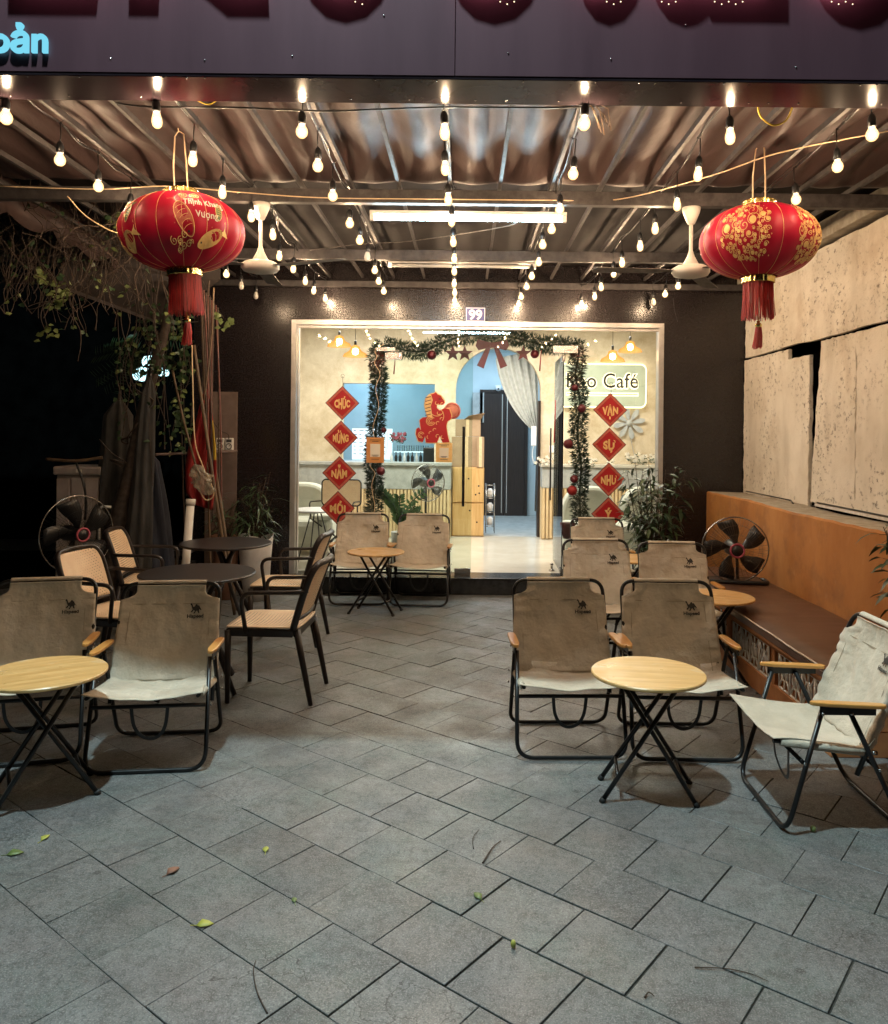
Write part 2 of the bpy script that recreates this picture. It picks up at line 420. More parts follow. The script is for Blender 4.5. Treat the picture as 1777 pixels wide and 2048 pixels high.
m = mat("plush_red", (.4, .02, .02), .55); Mt["plush_red"] = m; g2_ = N(m, "ShaderNodeNewGeometry"); Lk(m, mixc(m, (.20, .005, .010), (.62, .035, .030), g2_.outputs["Random Per Island"]), bsdf(m).inputs["Base Color"])
speck("strap_tan", (.62, .44, .26), (.70, .52, .32), 30, .6, .2)
speck("curtain_sheer", (.42, .44, .42), (.52, .54, .52), 20, .8, .2)
speck("terracotta", (.30, .15, .09), (.40, .2, .13), 10, .8, .3)

# worn bamboo ply for table tops and arm rests
m = mat("bamboo_top", (.6, .4, .2), .32, coat=.25); Mt['bamboo'] = m
v = coords(m, 'Object', (1.2, 26, 1.2))
c, f = noisy(m, (.50, .27, .085), (.70, .45, .19), 2.2, 6, .3, .7, v)
wr = ramp(m, tex(m, "ShaderNodeTexNoise", 7, coords(m, 'Object', (1, 1.6, 1), (0, 0, .8)), 6), .60, .70)
c = mixc(m, c, (.60, .52, .38), M2(m, 'MULTIPLY', wr, .55)); Lk(m, c, bsdf(m).inputs["Base Color"])
Lk(m, ramp(m, tex(m, "ShaderNodeTexNoise", 9, coords(m), 5), .3, .7, .25, .5), bsdf(m).inputs["Roughness"])
m = mat("bamboo_arm", (.6, .3, .1), .3, coat=.3); Mt['arm'] = m
c, f = noisy(m, (.50, .22, .05), (.64, .32, .09), 3, 6, .3, .7, coords(m, 'Object', (14, 1, 1)))

# heavy canvas of the camping chairs
m = mat("khaki_canvas", (.4, .35, .26), .9); Mt['canvas'] = m; v0 = coords(m)
oi = N(m, "ShaderNodeObjectInfo"); va = N(m, "ShaderNodeVectorMath"); va.operation = 'ADD'; cx3 = N(m, "ShaderNodeCombineXYZ")
for q_ in range(3): Lk(m, M2(m, 'MULTIPLY', oi.outputs["Random"], 9.0 + q_ * 5), cx3.inputs[q_])
Lk(m, v0, va.inputs[0]); Lk(m, cx3.outputs[0], va.inputs[1]); v = va.outputs[0]
c, f = noisy(m, (.44, .38, .29), (.60, .53, .43), 5, 7, .3, .7, v)
st_ = ramp(m, tex(m, "ShaderNodeTexNoise", 2.2, v, 7), .52, .70)
c = mixc(m, c, (.27, .22, .16), M2(m, 'MULTIPLY', st_, .45)); Lk(m, c, bsdf(m).inputs["Base Color"])
bsdf(m).inputs["Sheen Weight"].default_value = .15
wv = N(m, "ShaderNodeTexWave"); wv.inputs["Scale"].default_value = 160; wv.bands_direction = 'X'; Lk(m, v0, wv.inputs["Vector"])
wv2 = N(m, "ShaderNodeTexWave"); wv2.inputs["Scale"].default_value = 160; wv2.bands_direction = 'Z'; Lk(m, v0, wv2.inputs["Vector"])
bump(m, M2(m, 'ADD', wv.outputs[1], wv2.outputs[1]), .35, .0012)
bump(m, tex(m, "ShaderNodeTexNoise", 8, v, 6), .9, .030)
speck("canvas_seam", (.30, .25, .18), (.36, .31, .23), 30, .9, .3)

# woven cane with real see-through holes
def cane(name, freq, rad):
    m = mat(name, (.8, .6, .4), .5); Mt[name] = m
    nt = m.node_tree; v = coords(m, 'Object')
    noisy(m, (.86, .64, .43), (.95, .76, .54), 12, 4, .3, .7, v)
    sx = N(m, "ShaderNodeSeparateXYZ"); Lk(m, v, sx.inputs[0])
    a = M2(m, 'ADD', sx.outputs[1], sx.outputs[2])
    row = M2(m, 'FLOOR', M2(m, 'MULTIPLY', a, freq))
    shift = M2(m, 'MULTIPLY', M2(m, 'MODULO', row, 2.0), .5)
    fx = M2(m, 'SUBTRACT', M2(m, 'FRACT', M2(m, 'ADD', M2(m, 'MULTIPLY', sx.outputs[0], freq), shift)), .5)
    fy = M2(m, 'SUBTRACT', M2(m, 'FRACT', M2(m, 'MULTIPLY', a, freq)), .5)
    d = M2(m, 'SQRT', M2(m, 'ADD', M2(m, 'MULTIPLY', fx, fx), M2(m, 'MULTIPLY', fy, fy)))
    hole = M2(m, 'LESS_THAN', d, rad)
    edge = M2(m, 'LESS_THAN', M2(m, 'ABSOLUTE', sx.outputs[0]), .185)
    hole = M2(m, 'MULTIPLY', hole, edge)
    tr = N(m, "ShaderNodeBsdfTransparent"); mx = N(m, "ShaderNodeMixShader")
    Lk(m, hole, mx.inputs[0]); Lk(m, bsdf(m).outputs[0], mx.inputs[1]); Lk(m, tr.outputs[0], mx.inputs[2])
    Lk(m, mx.outputs[0], nt.nodes["Material Output"].inputs[0])
    return m
cane("cane", 46, .27)

# glass: fresnel mix of clear and mirror
def glass(name, tint, rough=0.0, boost=1.0):
    m = bpy.data.materials.new(name); m.use_nodes = True; nt = m.node_tree; Mt[name] = m
    nt.nodes.remove(nt.nodes["Principled BSDF"])
    tr = N(m, "ShaderNodeBsdfTransparent"); tr.inputs[0].default_value = (*tint, 1)
    gl = N(m, "ShaderNodeBsdfGlossy"); gl.inputs["Roughness"].default_value = rough
    fr = N(m, "ShaderNodeFresnel"); fr.inputs[0].default_value = 1.5
    mx = N(m, "ShaderNodeMixShader"); Lk(m, M2(m, 'MULTIPLY', fr.outputs[0], boost), mx.inputs[0])
    Lk(m, tr.outputs[0], mx.inputs[1]); Lk(m, gl.outputs[0], mx.inputs[2])
    Lk(m, mx.outputs[0], nt.nodes["Material Output"].inputs[0]); return m
glass("clear_glass", (.93, .96, .94), 0.0, 1.7)
glass("door_glass", (.88, .94, .91), 0.0, 1.2)

def emitter(name, colr, s):
    m = bpy.data.materials.new(name); m.use_nodes = True; nt = m.node_tree; Mt[name] = m
    nt.nodes.remove(nt.nodes["Principled BSDF"])
    e = N(m, "ShaderNodeEmission"); e.inputs[0].default_value = (*colr, 1); e.inputs[1].default_value = s
    Lk(m, e.outputs[0], nt.nodes["Material Output"].inputs[0]); return m
emitter("filament", (1.0, .69, .42), 3100)
emitter("pendant_core", (1.0, .66, .28), 120)
emitter("tube_lit", (.60, .88, 1.0), 85)
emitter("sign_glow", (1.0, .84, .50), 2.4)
emitter("screen_white", (.75, .92, 1.0), 1.6)
emitter("alley_lamp", (.55, .95, 1.0), 2.2)
emitter("cyan_letter", (.22, .74, .95), .78)
# glowing frosted envelope of a festoon bulb
def envelope(name, inner, outer, s, tr_amt):
    m = bpy.data.materials.new(name); m.use_nodes = True; nt = m.node_tree; Mt[name] = m
    nt.nodes.remove(nt.nodes["Principled BSDF"])
    lw = N(m, "ShaderNodeLayerWeight"); lw.inputs[0].default_value = .35
    c = mixc(m, inner, outer, lw.outputs["Facing"])
    e = N(m, "ShaderNodeEmission"); Lk(m, c, e.inputs[0]); e.inputs[1].default_value = s
    tr = N(m, "ShaderNodeBsdfTransparent"); mx = N(m, "ShaderNodeMixShader"); mx.inputs[0].default_value = tr_amt
    Lk(m, e.outputs[0], mx.inputs[1]); Lk(m, tr.outputs[0], mx.inputs[2])
    Lk(m, mx.outputs[0], nt.nodes["Material Output"].inputs[0])
envelope("bulb_glass", (1.0, .86, .50), (1.0, .46, .08), 2.0, .36)
envelope("amber_shade", (1.0, .55, .12), (.85, .26, .03), 1.15, .3)
speck("tube_off", (.30, .29, .27), (.36, .35, .33), 6, .4, 0)
speck("bulb_off", (.55, .52, .46), (.62, .59, .52), 6, .3, 0)

m = bpy.data.materials.new("bag_film"); m.use_nodes = True; Mt["bag_film"] = m
tr = N(m, "ShaderNodeBsdfTransparent"); mx = N(m, "ShaderNodeMixShader"); mx.inputs[0].default_value = .5
noisy(m, (.25, .21, .15), (.40, .35, .27), 20, 5); bsdf(m).inputs["Roughness"].default_value = .25
Lk(m, tr.outputs[0], mx.inputs[1]); Lk(m, bsdf(m).outputs[0], mx.inputs[2]); Lk(m, mx.outputs[0], m.node_tree.nodes["Material Output"].inputs[0])
speck("dark_sheet", (.018, .012, .010), (.030, .021, .018), 6, .8, .2)
# brown silvered awning cloth
m = mat("awning_cloth", (.2, .15, .12), .4, .25); Mt['awning'] = m; v = coords(m)
c, f = noisy(m, (.034, .021, .020), (.070, .045, .041), 1.6, 6, .3, .7, coords(m, 'Object', (1, .35, 1)))
bsdf(m).inputs["Roughness"].default_value = .52; bsdf(m).inputs["Metallic"].default_value = .0; bsdf(m).inputs["Specular IOR Level"].default_value = .20
n1 = N(m, "ShaderNodeTexNoise"); n1.inputs["Scale"].default_value = 3.2; n1.inputs["Detail"].default_value = 5; n1.inputs["Distortion"].default_value = .25
Lk(m, coords(m, 'Object', (1.8, .35, 1), (0, 0, .15)), n1.inputs["Vector"]); bump(m, n1.outputs[0], .6, .03)
bump(m, tex(m, "ShaderNodeTexNoise", 16, coords(m, 'Object', (1, .35, 1), (0, 0, -.5)), 4), .35, .008)
n2 = N(m, "ShaderNodeTexNoise"); n2.inputs["Scale"].default_value = 2.6; n2.inputs["Detail"].default_value = 3
Lk(m, coords(m, 'Object', (1, .5, 1)), n2.inputs["Vector"])

# lantern silk: red with gold ornament patches between ribs
m = mat("lantern_silk", (.5, .01, .03), .5); Mt['silk'] = m
bsdf(m).inputs["Specular IOR Level"].default_value = .3
bsdf(m).inputs["Subsurface Weight"].default_value = 0
noisy(m, (.38, .002, .026), (.46, .004, .033), 3, 3)
# ================================================================ GROUND
def build_floor():
    n = Vector((.62, .785, 0)).normalized(); t = Vector((n.y, -n.x, 0))
    mb = MB(); r2 = random.Random(3); W = .2935; L = .298
    for k in range(-22, 30):
        n0 = 1.20 + W * k
        off = -2.236 + (.173 if k % 2 == 0 else 0.0) + r2.uniform(-.006, .006)
        for i in range(-34, 30):
            t0 = off + L * i
            c = n * (n0 + W / 2) + t * (t0 + L / 2)
            if not (-6.2 < c.x < 3.2 and 1.2 < c.y < 8.0): continue
            if c.x > 2.0 and c.y > 3.9: continue
            gap = r2.choice((.0007, .0012, .0016, .0022)) ; h = r2.uniform(-.0018, .0018)
            if c.x > -.2 and c.y < 3.6: gap += r2.uniform(0, .0028)
            ax, ay = r2.uniform(-.006, .006), r2.uniform(-.006, .006)
            vs = []
            for lv, ins in ((-.012, 0), (-.0014, 0), (0, .0014)):
                for (a, b) in ((gap, gap), (L - gap, gap), (L - gap, W - gap), (gap, W - gap)):
                    da = ins if a < L / 2 else -ins; db = ins if b < W / 2 else -ins
                    p = n * (n0 + b + db) + t * (t0 + a + da)
                    p.z = lv + h + ((a - L / 2) * ax + (b - W / 2) * ay if lv > -.01 else 0)
                    vs.append(p)
            fs = [(8, 11, 10, 9)]
            for q in (0, 4):
                for e in range(4):
                    e2 = (e + 1) % 4; fs.append((q + e, q + 4 + e, q + 4 + e2, q + e2))
            mb.add(vs, fs)
    # chipped grit lying in the joints: none; one base sheet below
    o = mb.build("paving", Mt['tile']); tag(o, "grey slate look square paving tiles laid diagonally", None, None, 'structure')
    b = MB().add([(-60, -30, -.0065), (60, -30, -.0065), (60, 90, -.0065), (-60, 90, -.0065)], [(0, 1, 2, 3)])
    tag(b.build("ground", Mt['grout']), "dark earth and grout under the paving", None, None, 'structure')
build_floor()

# ================================================================ CAFE BUILDING
cafe = thing("cafe_building", "café front of dark polished granite with a wide glass shopfront and a lit room behind", "building", (0, 8, 0))
def L8(mb):
    """building meshes are authored in world coordinates; move them to the empty's frame"""
    for i, p in enumerate(mb.v): mb.v[i] = p - Vector((0, 8, 0))
    return mb
def cpart(mb, name, mt, parent=None, **kw):
    return L8(mb).build(name, Mt[mt] if isinstance(mt, str) else mt, parent or cafe, **kw)
GX0, GX1, GZ0, GZ1, GY = -1.69, 1.93, .165, 2.66, 8.0
# facade
f = MB()
f.b2(-2.72, GX0 - .05, 8.0, 8.22, 0, 3.9); f.b2(GX1 + .05, 2.98, 8.0, 8.22, 0, 3.9); f.b2(GX0 - .05, GX1 + .05, 8.0, 8.22, GZ1 + .05, 3.9)
fo = cpart(f, "facade", 'granite')
for z in (.72, 1.32, 1.92):
    for x0, x1 in ((-2.72, GX0 - .055), (GX1 + .055, 2.78)): cpart(MB().b2(x0, x1, 7.9985, 8.0, z, z + .003), "tile_joint", 'black_stone')
# step
s_ = MB(); s_.b2(-1.76, 2.0, 7.88, 8.20, 0, .150); s_.b2(-1.80, 2.04, 7.865, 8.20, .150, .168)
cpart(s_, "step", 'black_stone', bevel=.003)
# frame
fr = MB()
fr.b2(GX0 - .05, GX0, 7.975, 8.10, .168, GZ1 + .05); fr.b2(GX1, GX1 + .05, 7.975, 8.10, .168, GZ1 + .05)
fr.b2(GX0, GX1, 7.975, 8.10, GZ1, GZ1 + .05)
fr.b2(GX0 + .012, GX0 + .028, 7.985, 8.04, .168, GZ1 - .03)
fr.b2(GX0, GX1, 8.0, 8.03, GZ1 - .03, GZ1)
cpart(fr, "window_frame", 'alu', bevel=.003)
# panes
DX0, DX1, DH = -.81, 1.0, 2.40       # door opening
MID = .08
def pane(x0, x1, z0, z1, name="glass_pane", y=8.05, mt='clear_glass'):
    return cpart(MB().add([(x0, y, z0), (x1, y, z0), (x1, y, z1), (x0, y, z1)], [(0, 1, 2, 3)]), name, mt)
pane(GX0, DX0 - .004, .168, GZ1); pane(DX1 + .004, GX1, .168, GZ1); pane(DX0, DX1, DH + .006, GZ1)
# glass door, left leaf closed
d1 = thing("glass_door", None, None); d1.parent = cafe; d1.location = (DX0, 0.05, 0)
del_ = MB().b2(0, MID - DX0 - .004, -.005, .005, .185, DH)
del_.build("door_leaf", Mt['door_glass'], cafe, loc=(DX0, .05, 0), bevel=.0015)
bpy.data.objects.remove(d1)
def handle(parent, loc, z0=1.02, z1=1.80):
    h = MB()
    for s in (-1, 1):
        h.b2(-.014, .014, s * .05 - .008, s * .05 + .008, z0, z1)
    h.build("door_handle", Mt['black_tube'], parent, loc=loc, bevel=.003)
leafs = [o for o in bpy.data.objects if o.name.startswith("door_leaf")]
handle(leafs[0], (MID - DX0 - .09, 0, 0), .86, 1.66)
pf = MB()
pf.b2(.0, .17, -.015, .015, DH - .075, DH - .002)
pf.b2(MID - DX0 - .17, MID - DX0 - .01, -.015, .015, .170, .235)
pf.build("patch_fitting", Mt['steel'], leafs[0], bevel=.003)
# right leaf swung inwards
lf = MB().b2(-(DX1 - MID - .006), 0, -.005, .005, .185, DH - .004).build("door_leaf", Mt['door_glass'], cafe, loc=(DX1 - .01, .06, 0), bevel=.0015)
lf.rotation_euler = (0, 0, R(-91))
handle(lf, (-.80, 0, 0), .86, 1.66)
pf = MB(); pf.b2(-.17, 0, -.015, .015, DH - .075, DH - .006); pf.b2(-.12, 0, -.015, .015, .170, .235)
pf.build("patch_fitting", Mt['steel'], lf, bevel=.003)
cpart(MB().b2(DX1 - .12, DX1 + .13, 8.035, 8.065, DH + .008, DH + .085), "transom_clamp", 'steel', bevel=.003)
tf = MB().b2(DX0 - .09, DX0 + .10, 8.035, 8.065, DH + .008, DH + .05)
cpart(tf, "transom_clamp", 'steel', bevel=.003)
# room shell
tag(MB().b2(-2.70, 3.0, 8.205, 11.1, .10, .165).build("floor", Mt['pale_floor']), "pale glossy floor tiles of the café room", None, None, 'structure')
tag(MB().b2(-2.70, 3.0, 11.102, 14.1, .10, .160).build("floor", Mt['grey_terrazzo']), "bluish grey floor of the passage behind the arch", None, None, 'structure')
cg = MB(); cg.b2(-2.70, 3.0, 8.225, 14.1, 3.14, 3.24)
tag(cg.build("ceiling", Mt['white_wall']), "plain white ceiling of the café room", None, None, 'structure')
cpart(MB().b2(-2.70, -2.62, 8.225, 11.1, .165, 3.14), "side_wall", 'tan'); cpart(MB().b2(2.9, 2.98, 8.225, 11.1, .165, 3.14), "side_wall", 'tan')
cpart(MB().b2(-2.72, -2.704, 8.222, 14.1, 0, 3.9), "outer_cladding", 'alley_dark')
# back wall: window hole and round-headed arch
WX0, WX1, WZ0, WZ1 = -1.70, -.42, 1.18, 2.27
AX0, AX1, AS = -.13, 1.05, 2.19
bw = MB(); Y0, Y1 = 11.1, 11.24
bw.b2(-2.62, WX0, Y0, Y1, .165, 3.14); bw.b2(WX0, WX1, Y0, Y1, .165, WZ0); bw.b2(WX0, WX1, Y0, Y1, WZ1, 3.14)
bw.b2(WX1, AX0, Y0, Y1, .165, 3.14); bw.b2(AX1, 2.9, Y0, Y1, .165, 3.14)
cxa, ra = (AX0 + AX1) / 2, (AX1 - AX0) / 2
K = 24
for i in range(K):
    a0, a1 = math.pi * i / K, math.pi * (i + 1) / K
    p0 = (cxa + ra * math.cos(a0), AS + ra * math.sin(a0)); p1 = (cxa + ra * math.cos(a1), AS + ra * math.sin(a1))
    bw.prism([p0, (p0[0], 3.14), (p1[0], 3.14), p1], Y0, Y1)
cpart(bw, "back_wall", 'tan')
# arch reveal edge in dark trim, right side
ar = MB(); ar.b2(AX1 - .035, AX1 + .0, 11.06, 11.26, .165, 2.05); cpart(ar, "arch_trim", 'dark_wood_door')
# rooms behind
rb = MB(); rb.b2(-2.62, 3.0, 14.0, 14.1, .16, 3.14); rb.b2(1.30, 1.36, 11.24, 14.0, .16, 3.14); rb.b2(-.42, -.36, 12.6, 14.0, .16, 3.14)
cpart(rb, "rear_wall", 'blue_wall'); cpart(MB().b2(-2.70, -2.62, 11.24, 14, .16, 3.14), "side_wall", 'blue_wall')
kb = MB(); kb.b2(-2.62, -.42, 13.2, 13.26, .16, 3.14); cpart(kb, "kitchen_wall", 'blue_wall')
# black double door at the end of the passage
dd = thing("double_door", "dark brown double door with two pale vertical strips under a small camera", "door", at(1006, 1030, 13.95) * 1)
dd.location.z = .16
wd, hd = .74, 2.14
MB().b2(-wd / 2, .03, -.04, 0, 0, hd).build("door_leaf", Mt['dark_wood_door'], dd, bevel=.004)
MB().b2(.036, wd / 2, -.04, 0, 0, hd).build("door_leaf", Mt['dark_wood_door'], dd, bevel=.004)
MB().b2(-.035, -.02, -.047, -.038, .05, hd - .03).b2(.05, .065, -.047, -.038, .05, hd - .03).build("metal_strip", Mt['alu'], dd)
MB().b2(-wd / 2 - .05, -wd / 2, -.06, 0, 0, hd + .05).b2(wd / 2, wd / 2 + .05, -.06, 0, 0, hd + .05).b2(-wd / 2, wd / 2, -.06, 0, hd, hd + .05).build("door_frame", Mt['dark_wood_door'], dd)
cm = thing("security_camera", "small white security camera above the dark double door", "camera", at(997, 777, 13.9))
MB().lathe([(0, -.05), (.035, -.035), (.05, 0), (.045, .03), (.0, .05)], (0, -.03, 0), 14).build("camera_body", Mt['white_enamel'], cm)
MB().lathe([(.018, 0), (.02, .012), (0, .014)], (0, -.085, -.01), 12, axis='y').build("lens", Mt['ink'], cm)
MB().b2(-.05, .05, -.01, .04, .04, .06).build("bracket", Mt['white_enamel'], cm)

# house number
hn = thing("house_number_plate", "small blue enamel plate with white number 99 above the shop window", "sign", at(951.5, 629, 7.985), 0)
MB().b2(-.10, .10, -.004, .012, -.072, .072).build("plate", Mt['plate_blue'], hn, bevel=.004)
rm = MB()
rm.b2(-.094, .094, -.0065, -.0045, .062, .067).b2(-.094, .094, -.0065, -.0045, -.067, -.062).b2(-.094, -.089, -.0065, -.0045, -.062, .062).b2(.089, .094, -.0065, -.0045, -.062, .062)
text_mb(rm, "99", .135, lambda v: Vector((v.x, -.007, v.y - .048)), 0, .004, 0, 1.0)
rm.build("digits", Mt['white_enamel'], hn)

# ================================================================ CANOPY
can = thing("canopy", "steel framed canopy with gathered brown awning cloth over the forecourt", "canopy", (0, 5.5, 3.05))
def KP(mb, name, mt, **kw):
    for i, p in enumerate(mb.v): mb.v[i] = p - Vector((0, 5.5, 3.05))
    return mb.build(name, Mt[mt], can, **kw)
for (y, z0, h, wy) in ((5.04, 3.035, .085, .06), (6.72, 3.04, .085, .06), (7.93, 3.03, .06, .05)):
    KP(MB().b2(-4.6, 3.05, y - wy / 2, y + wy / 2, z0, z0 + h), "beam", 'beam_paint', bevel=.004)
rx = []
for k in range(-13, 11):
    x = -.105 + .314 * k
    if x > 3.0: continue
    rx.append(x)
    KP(MB().box((x + rnd.uniform(-.008, .008), 5.70, 3.145), (.021, 4.55, .030), (0, 0, rnd.uniform(-.003, .003))), "rafter", 'beam_paint')
KP(MB().b2(-4.6, 3.05, 3.50, 3.54, 3.10, 3.16), "beam", 'galvanised')
# cloth
mb = MB(); nx, ny = 300, 50; X0, X1, YA, YB = -4.7, 3.05, 3.46, 5.06
for jy in range(ny + 1):
    y = YA + (YB - YA) * jy / ny
    for ix in range(nx + 1):
        x = X0 + (X1 - X0) * ix / nx
        ph = (x + .105) / .314 * math.pi
        s = abs(math.sin(ph))
        amp = .075 * (1 if y < 5.04 else .6)
        fold = abs(math.sin(math.pi * 1.5 * (y - 5.04) / 1.5))
        big = noise.noise(Vector((x * 1.3, y * .8, 0))) * .07
        wr = noise.noise(Vector((x * 3.5 + y * 1.2, y * 1.8, 3))) * .030 + noise.noise(Vector((x * 9 - y * 3, y * 4 + x * 3, 8))) * .009
        z = 3.29 - amp * s ** 1.5 * (1.0 + .6 * noise.noise(Vector((math.floor(ph / math.pi) * 3.1, y * .6, 5)))) + big + wr
        if abs(y - 5.04) < .05 or abs(y - 6.72) < .05: z = max(z, 3.20)
        k_ = max(0.0, min(1.0, (y - 4.62) / .42)); z = z * (1 - k_ * k_) + (3.172 + .25 * (z - 3.25)) * k_ * k_
        mb.v.append(Vector((x, y, max(z, 3.166))))
for jy in range(ny):
    for ix in range(nx):
        a = jy * (nx + 1) + ix; mb.f.append([a, a + 1, a + nx + 2, a + nx + 1]); mb.m.append(0); mb.sm.append(True)
KP(mb, "awning_cloth", 'awning', solid=.004)
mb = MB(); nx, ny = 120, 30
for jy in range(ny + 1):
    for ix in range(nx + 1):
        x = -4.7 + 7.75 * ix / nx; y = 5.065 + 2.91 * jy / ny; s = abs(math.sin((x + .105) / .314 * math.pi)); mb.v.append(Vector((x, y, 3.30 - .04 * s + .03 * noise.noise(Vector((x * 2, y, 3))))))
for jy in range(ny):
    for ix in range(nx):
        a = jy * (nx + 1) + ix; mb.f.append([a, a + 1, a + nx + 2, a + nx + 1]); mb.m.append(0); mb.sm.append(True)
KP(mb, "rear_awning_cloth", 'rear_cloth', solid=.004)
# scalloped end of the cloth hanging on the left
sc = MB(); n_ = 60
pts = []
for i in range(n_ + 1):
    y = 4.3 + 3.2 * i / n_; pts.append((y, 3.15 - .14 - .07 * abs(math.sin(i / n_ * math.pi * 7))))
vs = [];
for (y, z) in pts: vs += [(-2.95 + .02 * math.sin(y * 9), y, 3.20), (-2.97 + .03 * math.sin(y * 7), y, z)]
sc.add(vs, [(2 * i, 2 * i + 1, 2 * i + 3, 2 * i + 2) for i in range(n_)], 0, True)
KP(sc, "scalloped_valance", 'awning', solid=.003)
# unseen sheet added over the cloth so the night lamp does not leak through
KP(MB().b2(-5.0, 3.3, 3.40, 8.0, 3.42, 3.46), "lamp_block_sheet", 'galvanised')

# ================================================================ SIGN BOARD
SY0, SY1, SZ = 3.245, 3.49, 3.045
sb = thing("sign_board", "long plum coloured metal sign box above the canopy with raised letters", "sign", (0, 3.3, SZ))
def SP(mb, name, mt, **kw):
    for i, p in enumerate(mb.v): mb.v[i] = p - Vector((0, 3.3, SZ))
    return mb.build(name, Mt[mt], sb, **kw)
fc = MB()
xs = [-5.2, -.055, 3.6]
for a, b in zip(xs[:-1], xs[1:]): fc.b2(a + .0012, b - .0012, SY0, SY0 + .03, SZ + .002, 4.6)
SP(fc, "face_panel", 'plum_metal', bevel=.0015)
SP(MB().b2(-5.2, 3.6, SY0 + .002, SY1, SZ - .012, SZ), "bottom_lip", 'lip_metal', bevel=.002)
SP(MB().b2(-5.2, 3.6, SY0 + .031, SY1 - .02, SZ + .002, 4.6), "box_body", 'galvanised')
rv = MB()
r3 = random.Random(11)
for i in range(34):
    x = -2.2 + i * .13 + r3.uniform(-.05, .05)
    rv.lathe([(.0045, 0), (.003, -.003), (0, -.0035)], (x, r3.choice((SY0 + .012, SY0 + .2)) , SZ - .0125), 8)
for i in range(10):
    x = -1.9 + i * .4 + r3.uniform(-.1, .1); z = SZ + r3.uniform(.03, .25)
    rv.lathe([(.0035, 0), (.002, -.003), (0, -.003)], (x, SY0, z), 8, axis='y')
SP(rv, "rivet", 'steel')
# big channel letters; their lower ends show at the very top and they shade the face below
M_let = mat("plum_letter", (.055, .014, .026), .35, emit=(1.0, .34, .46), estr=3.6); Mt['plum_letter'] = M_let
emitter("letter_back_glow", (1.0, .42, .45), .9)
def big_letter(ch, px0, px1, drop=0):
    pA, pB = at(px0, 12, SY0), at(px1, 12, SY0)
    wd_ = (pB.x - pA.x); cxx = (pA.x + pB.x) / 2
    vs, fs = text_geo(ch, 1.0, .5, .02)
    x0 = min(v.x for v in vs); x1 = max(v.x for v in vs); y0 = min(v.y for v in vs); y1 = max(v.y for v in vs)
    H = .52; base = 3.425 - drop
    mb = MB(); mb.add([Vector(((v.x - (x0 + x1) / 2) / (x1 - x0) * wd_ + cxx, SY0 - .034 + (v.z) * .03, base + (v.y - y0) / (y1 - y0) * H)) for v in vs], fs)
    return SP(mb, "letter", 'plum_letter')
for ch, a, b, dr in (("E", 28, 200, .0), ("K", 262, 535, .0), ("O", 592, 775, .02), ("O", 880, 1065, .02), ("O", 1128, 1262, .02), ("C", 1270, 1388, .02), ("Z", 1392, 1545, .0), ("O", 1585, 1775, .025)):
    big_letter(ch, a, b, dr)
# glowing dots on the sign face, painted reflections of the letter lights
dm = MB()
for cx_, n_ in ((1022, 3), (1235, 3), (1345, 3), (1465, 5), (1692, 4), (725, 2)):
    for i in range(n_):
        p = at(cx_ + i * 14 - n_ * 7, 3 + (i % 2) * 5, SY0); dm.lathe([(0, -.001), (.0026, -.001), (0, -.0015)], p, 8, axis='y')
SP(dm, "diode_reflection", 'sign_glow')
# lit cyan word at the left end
tx = MB()
pA = at(-25, 108, SY0)
vs, fs = text_geo("khoản", .150, .006, .0035)
xr = max(v.x for v in vs); pR = at(98, 106, SY0)
tx.add([Vector((v.x - xr + pR.x, SY0 - .010 + v.z, v.y + pR.z)) for v in vs], fs)
SP(tx, "lit_word", 'cyan_letter')

# ================================================================ RIGHT SIDE WALLS
cw = thing("concrete_panel_wall", "tall stained concrete panel wall along the right side with cracked joints", "wall", (2.9, 5.5, 0))
def CP(mb, name, mt, par=None, **kw):
    base = Vector((2.9, 5.5, 0))
    for i, p in enumerate(mb.v): mb.v[i] = p - base
    return mb.build(name, Mt[mt], par or cw, **kw)
CP(MB().b2(3.06, 3.12, 1.0, 7.995, 0, 3.12), "backing_wall", 'alley_dark')
def rough_panel(y0, y1, z0, z1, seed, lean=0.0, notch=None, thick=.035):
    rr = random.Random(seed); poly = []
    def edge(p, q, n, amp):
        out = []
        for i in range(n):
            t = i / n; a = 0 if i == 0 else rr.uniform(-amp, amp)
            d = (q[0] - p[0], q[1] - p[1]); l = math.hypot(*d) or 1
            out.append((p[0] + d[0] * t - d[1] / l * a, p[1] + d[1] * t + d[0] / l * a))
        return out
    A, B, C, D = (y0, z0), (y1, z0), (y1 + lean, z1), (y0, z1)
    poly = edge(A, B, 16, .008) + edge(B, C, 26, .012) + (edge(C, D, 18, .006) + edge(D, A, 26, .012) if not notch else edge(C, (notch[0], z1), 14, .004) + edge((notch[0], z1), (notch[0], notch[1]), 3, .003) + edge((notch[0], notch[1]), (y0, notch[1]), 8, .004) + edge((y0, notch[1]), A, 26, .012))
    xf = 2.785 + rr.uniform(-.006, .006); mb = MB(); mb.prism(poly, xf, xf + thick, plane='yz')
    return CP(mb, "concrete_panel", 'concrete', bevel=.006)
J = 2.36
rough_panel(6.475, 7.985, 1.03, J - .01, 1, .0, (6.90, J - .10))           # by the corner
rough_panel(5.712, 6.45, 1.07, J - .01, 2, -.17)
rough_panel(3.0, 5.70, 1.07, J - .01, 3)
rough_panel(5.715, 7.985, J + .012, 3.08, 4)
rough_panel(3.0, 5.70, J + .012, 3.07, 5)
CP(MB().prism([(3.0, 3.10), (7.98, 3.10), (7.98, 3.22), (6.6, 3.25), (5.2, 3.23), (4.1, 3.26), (3.0, 3.24)], 2.70, 3.02, plane='yz'), "coping", 'old_plaster_edge', bevel=.008)
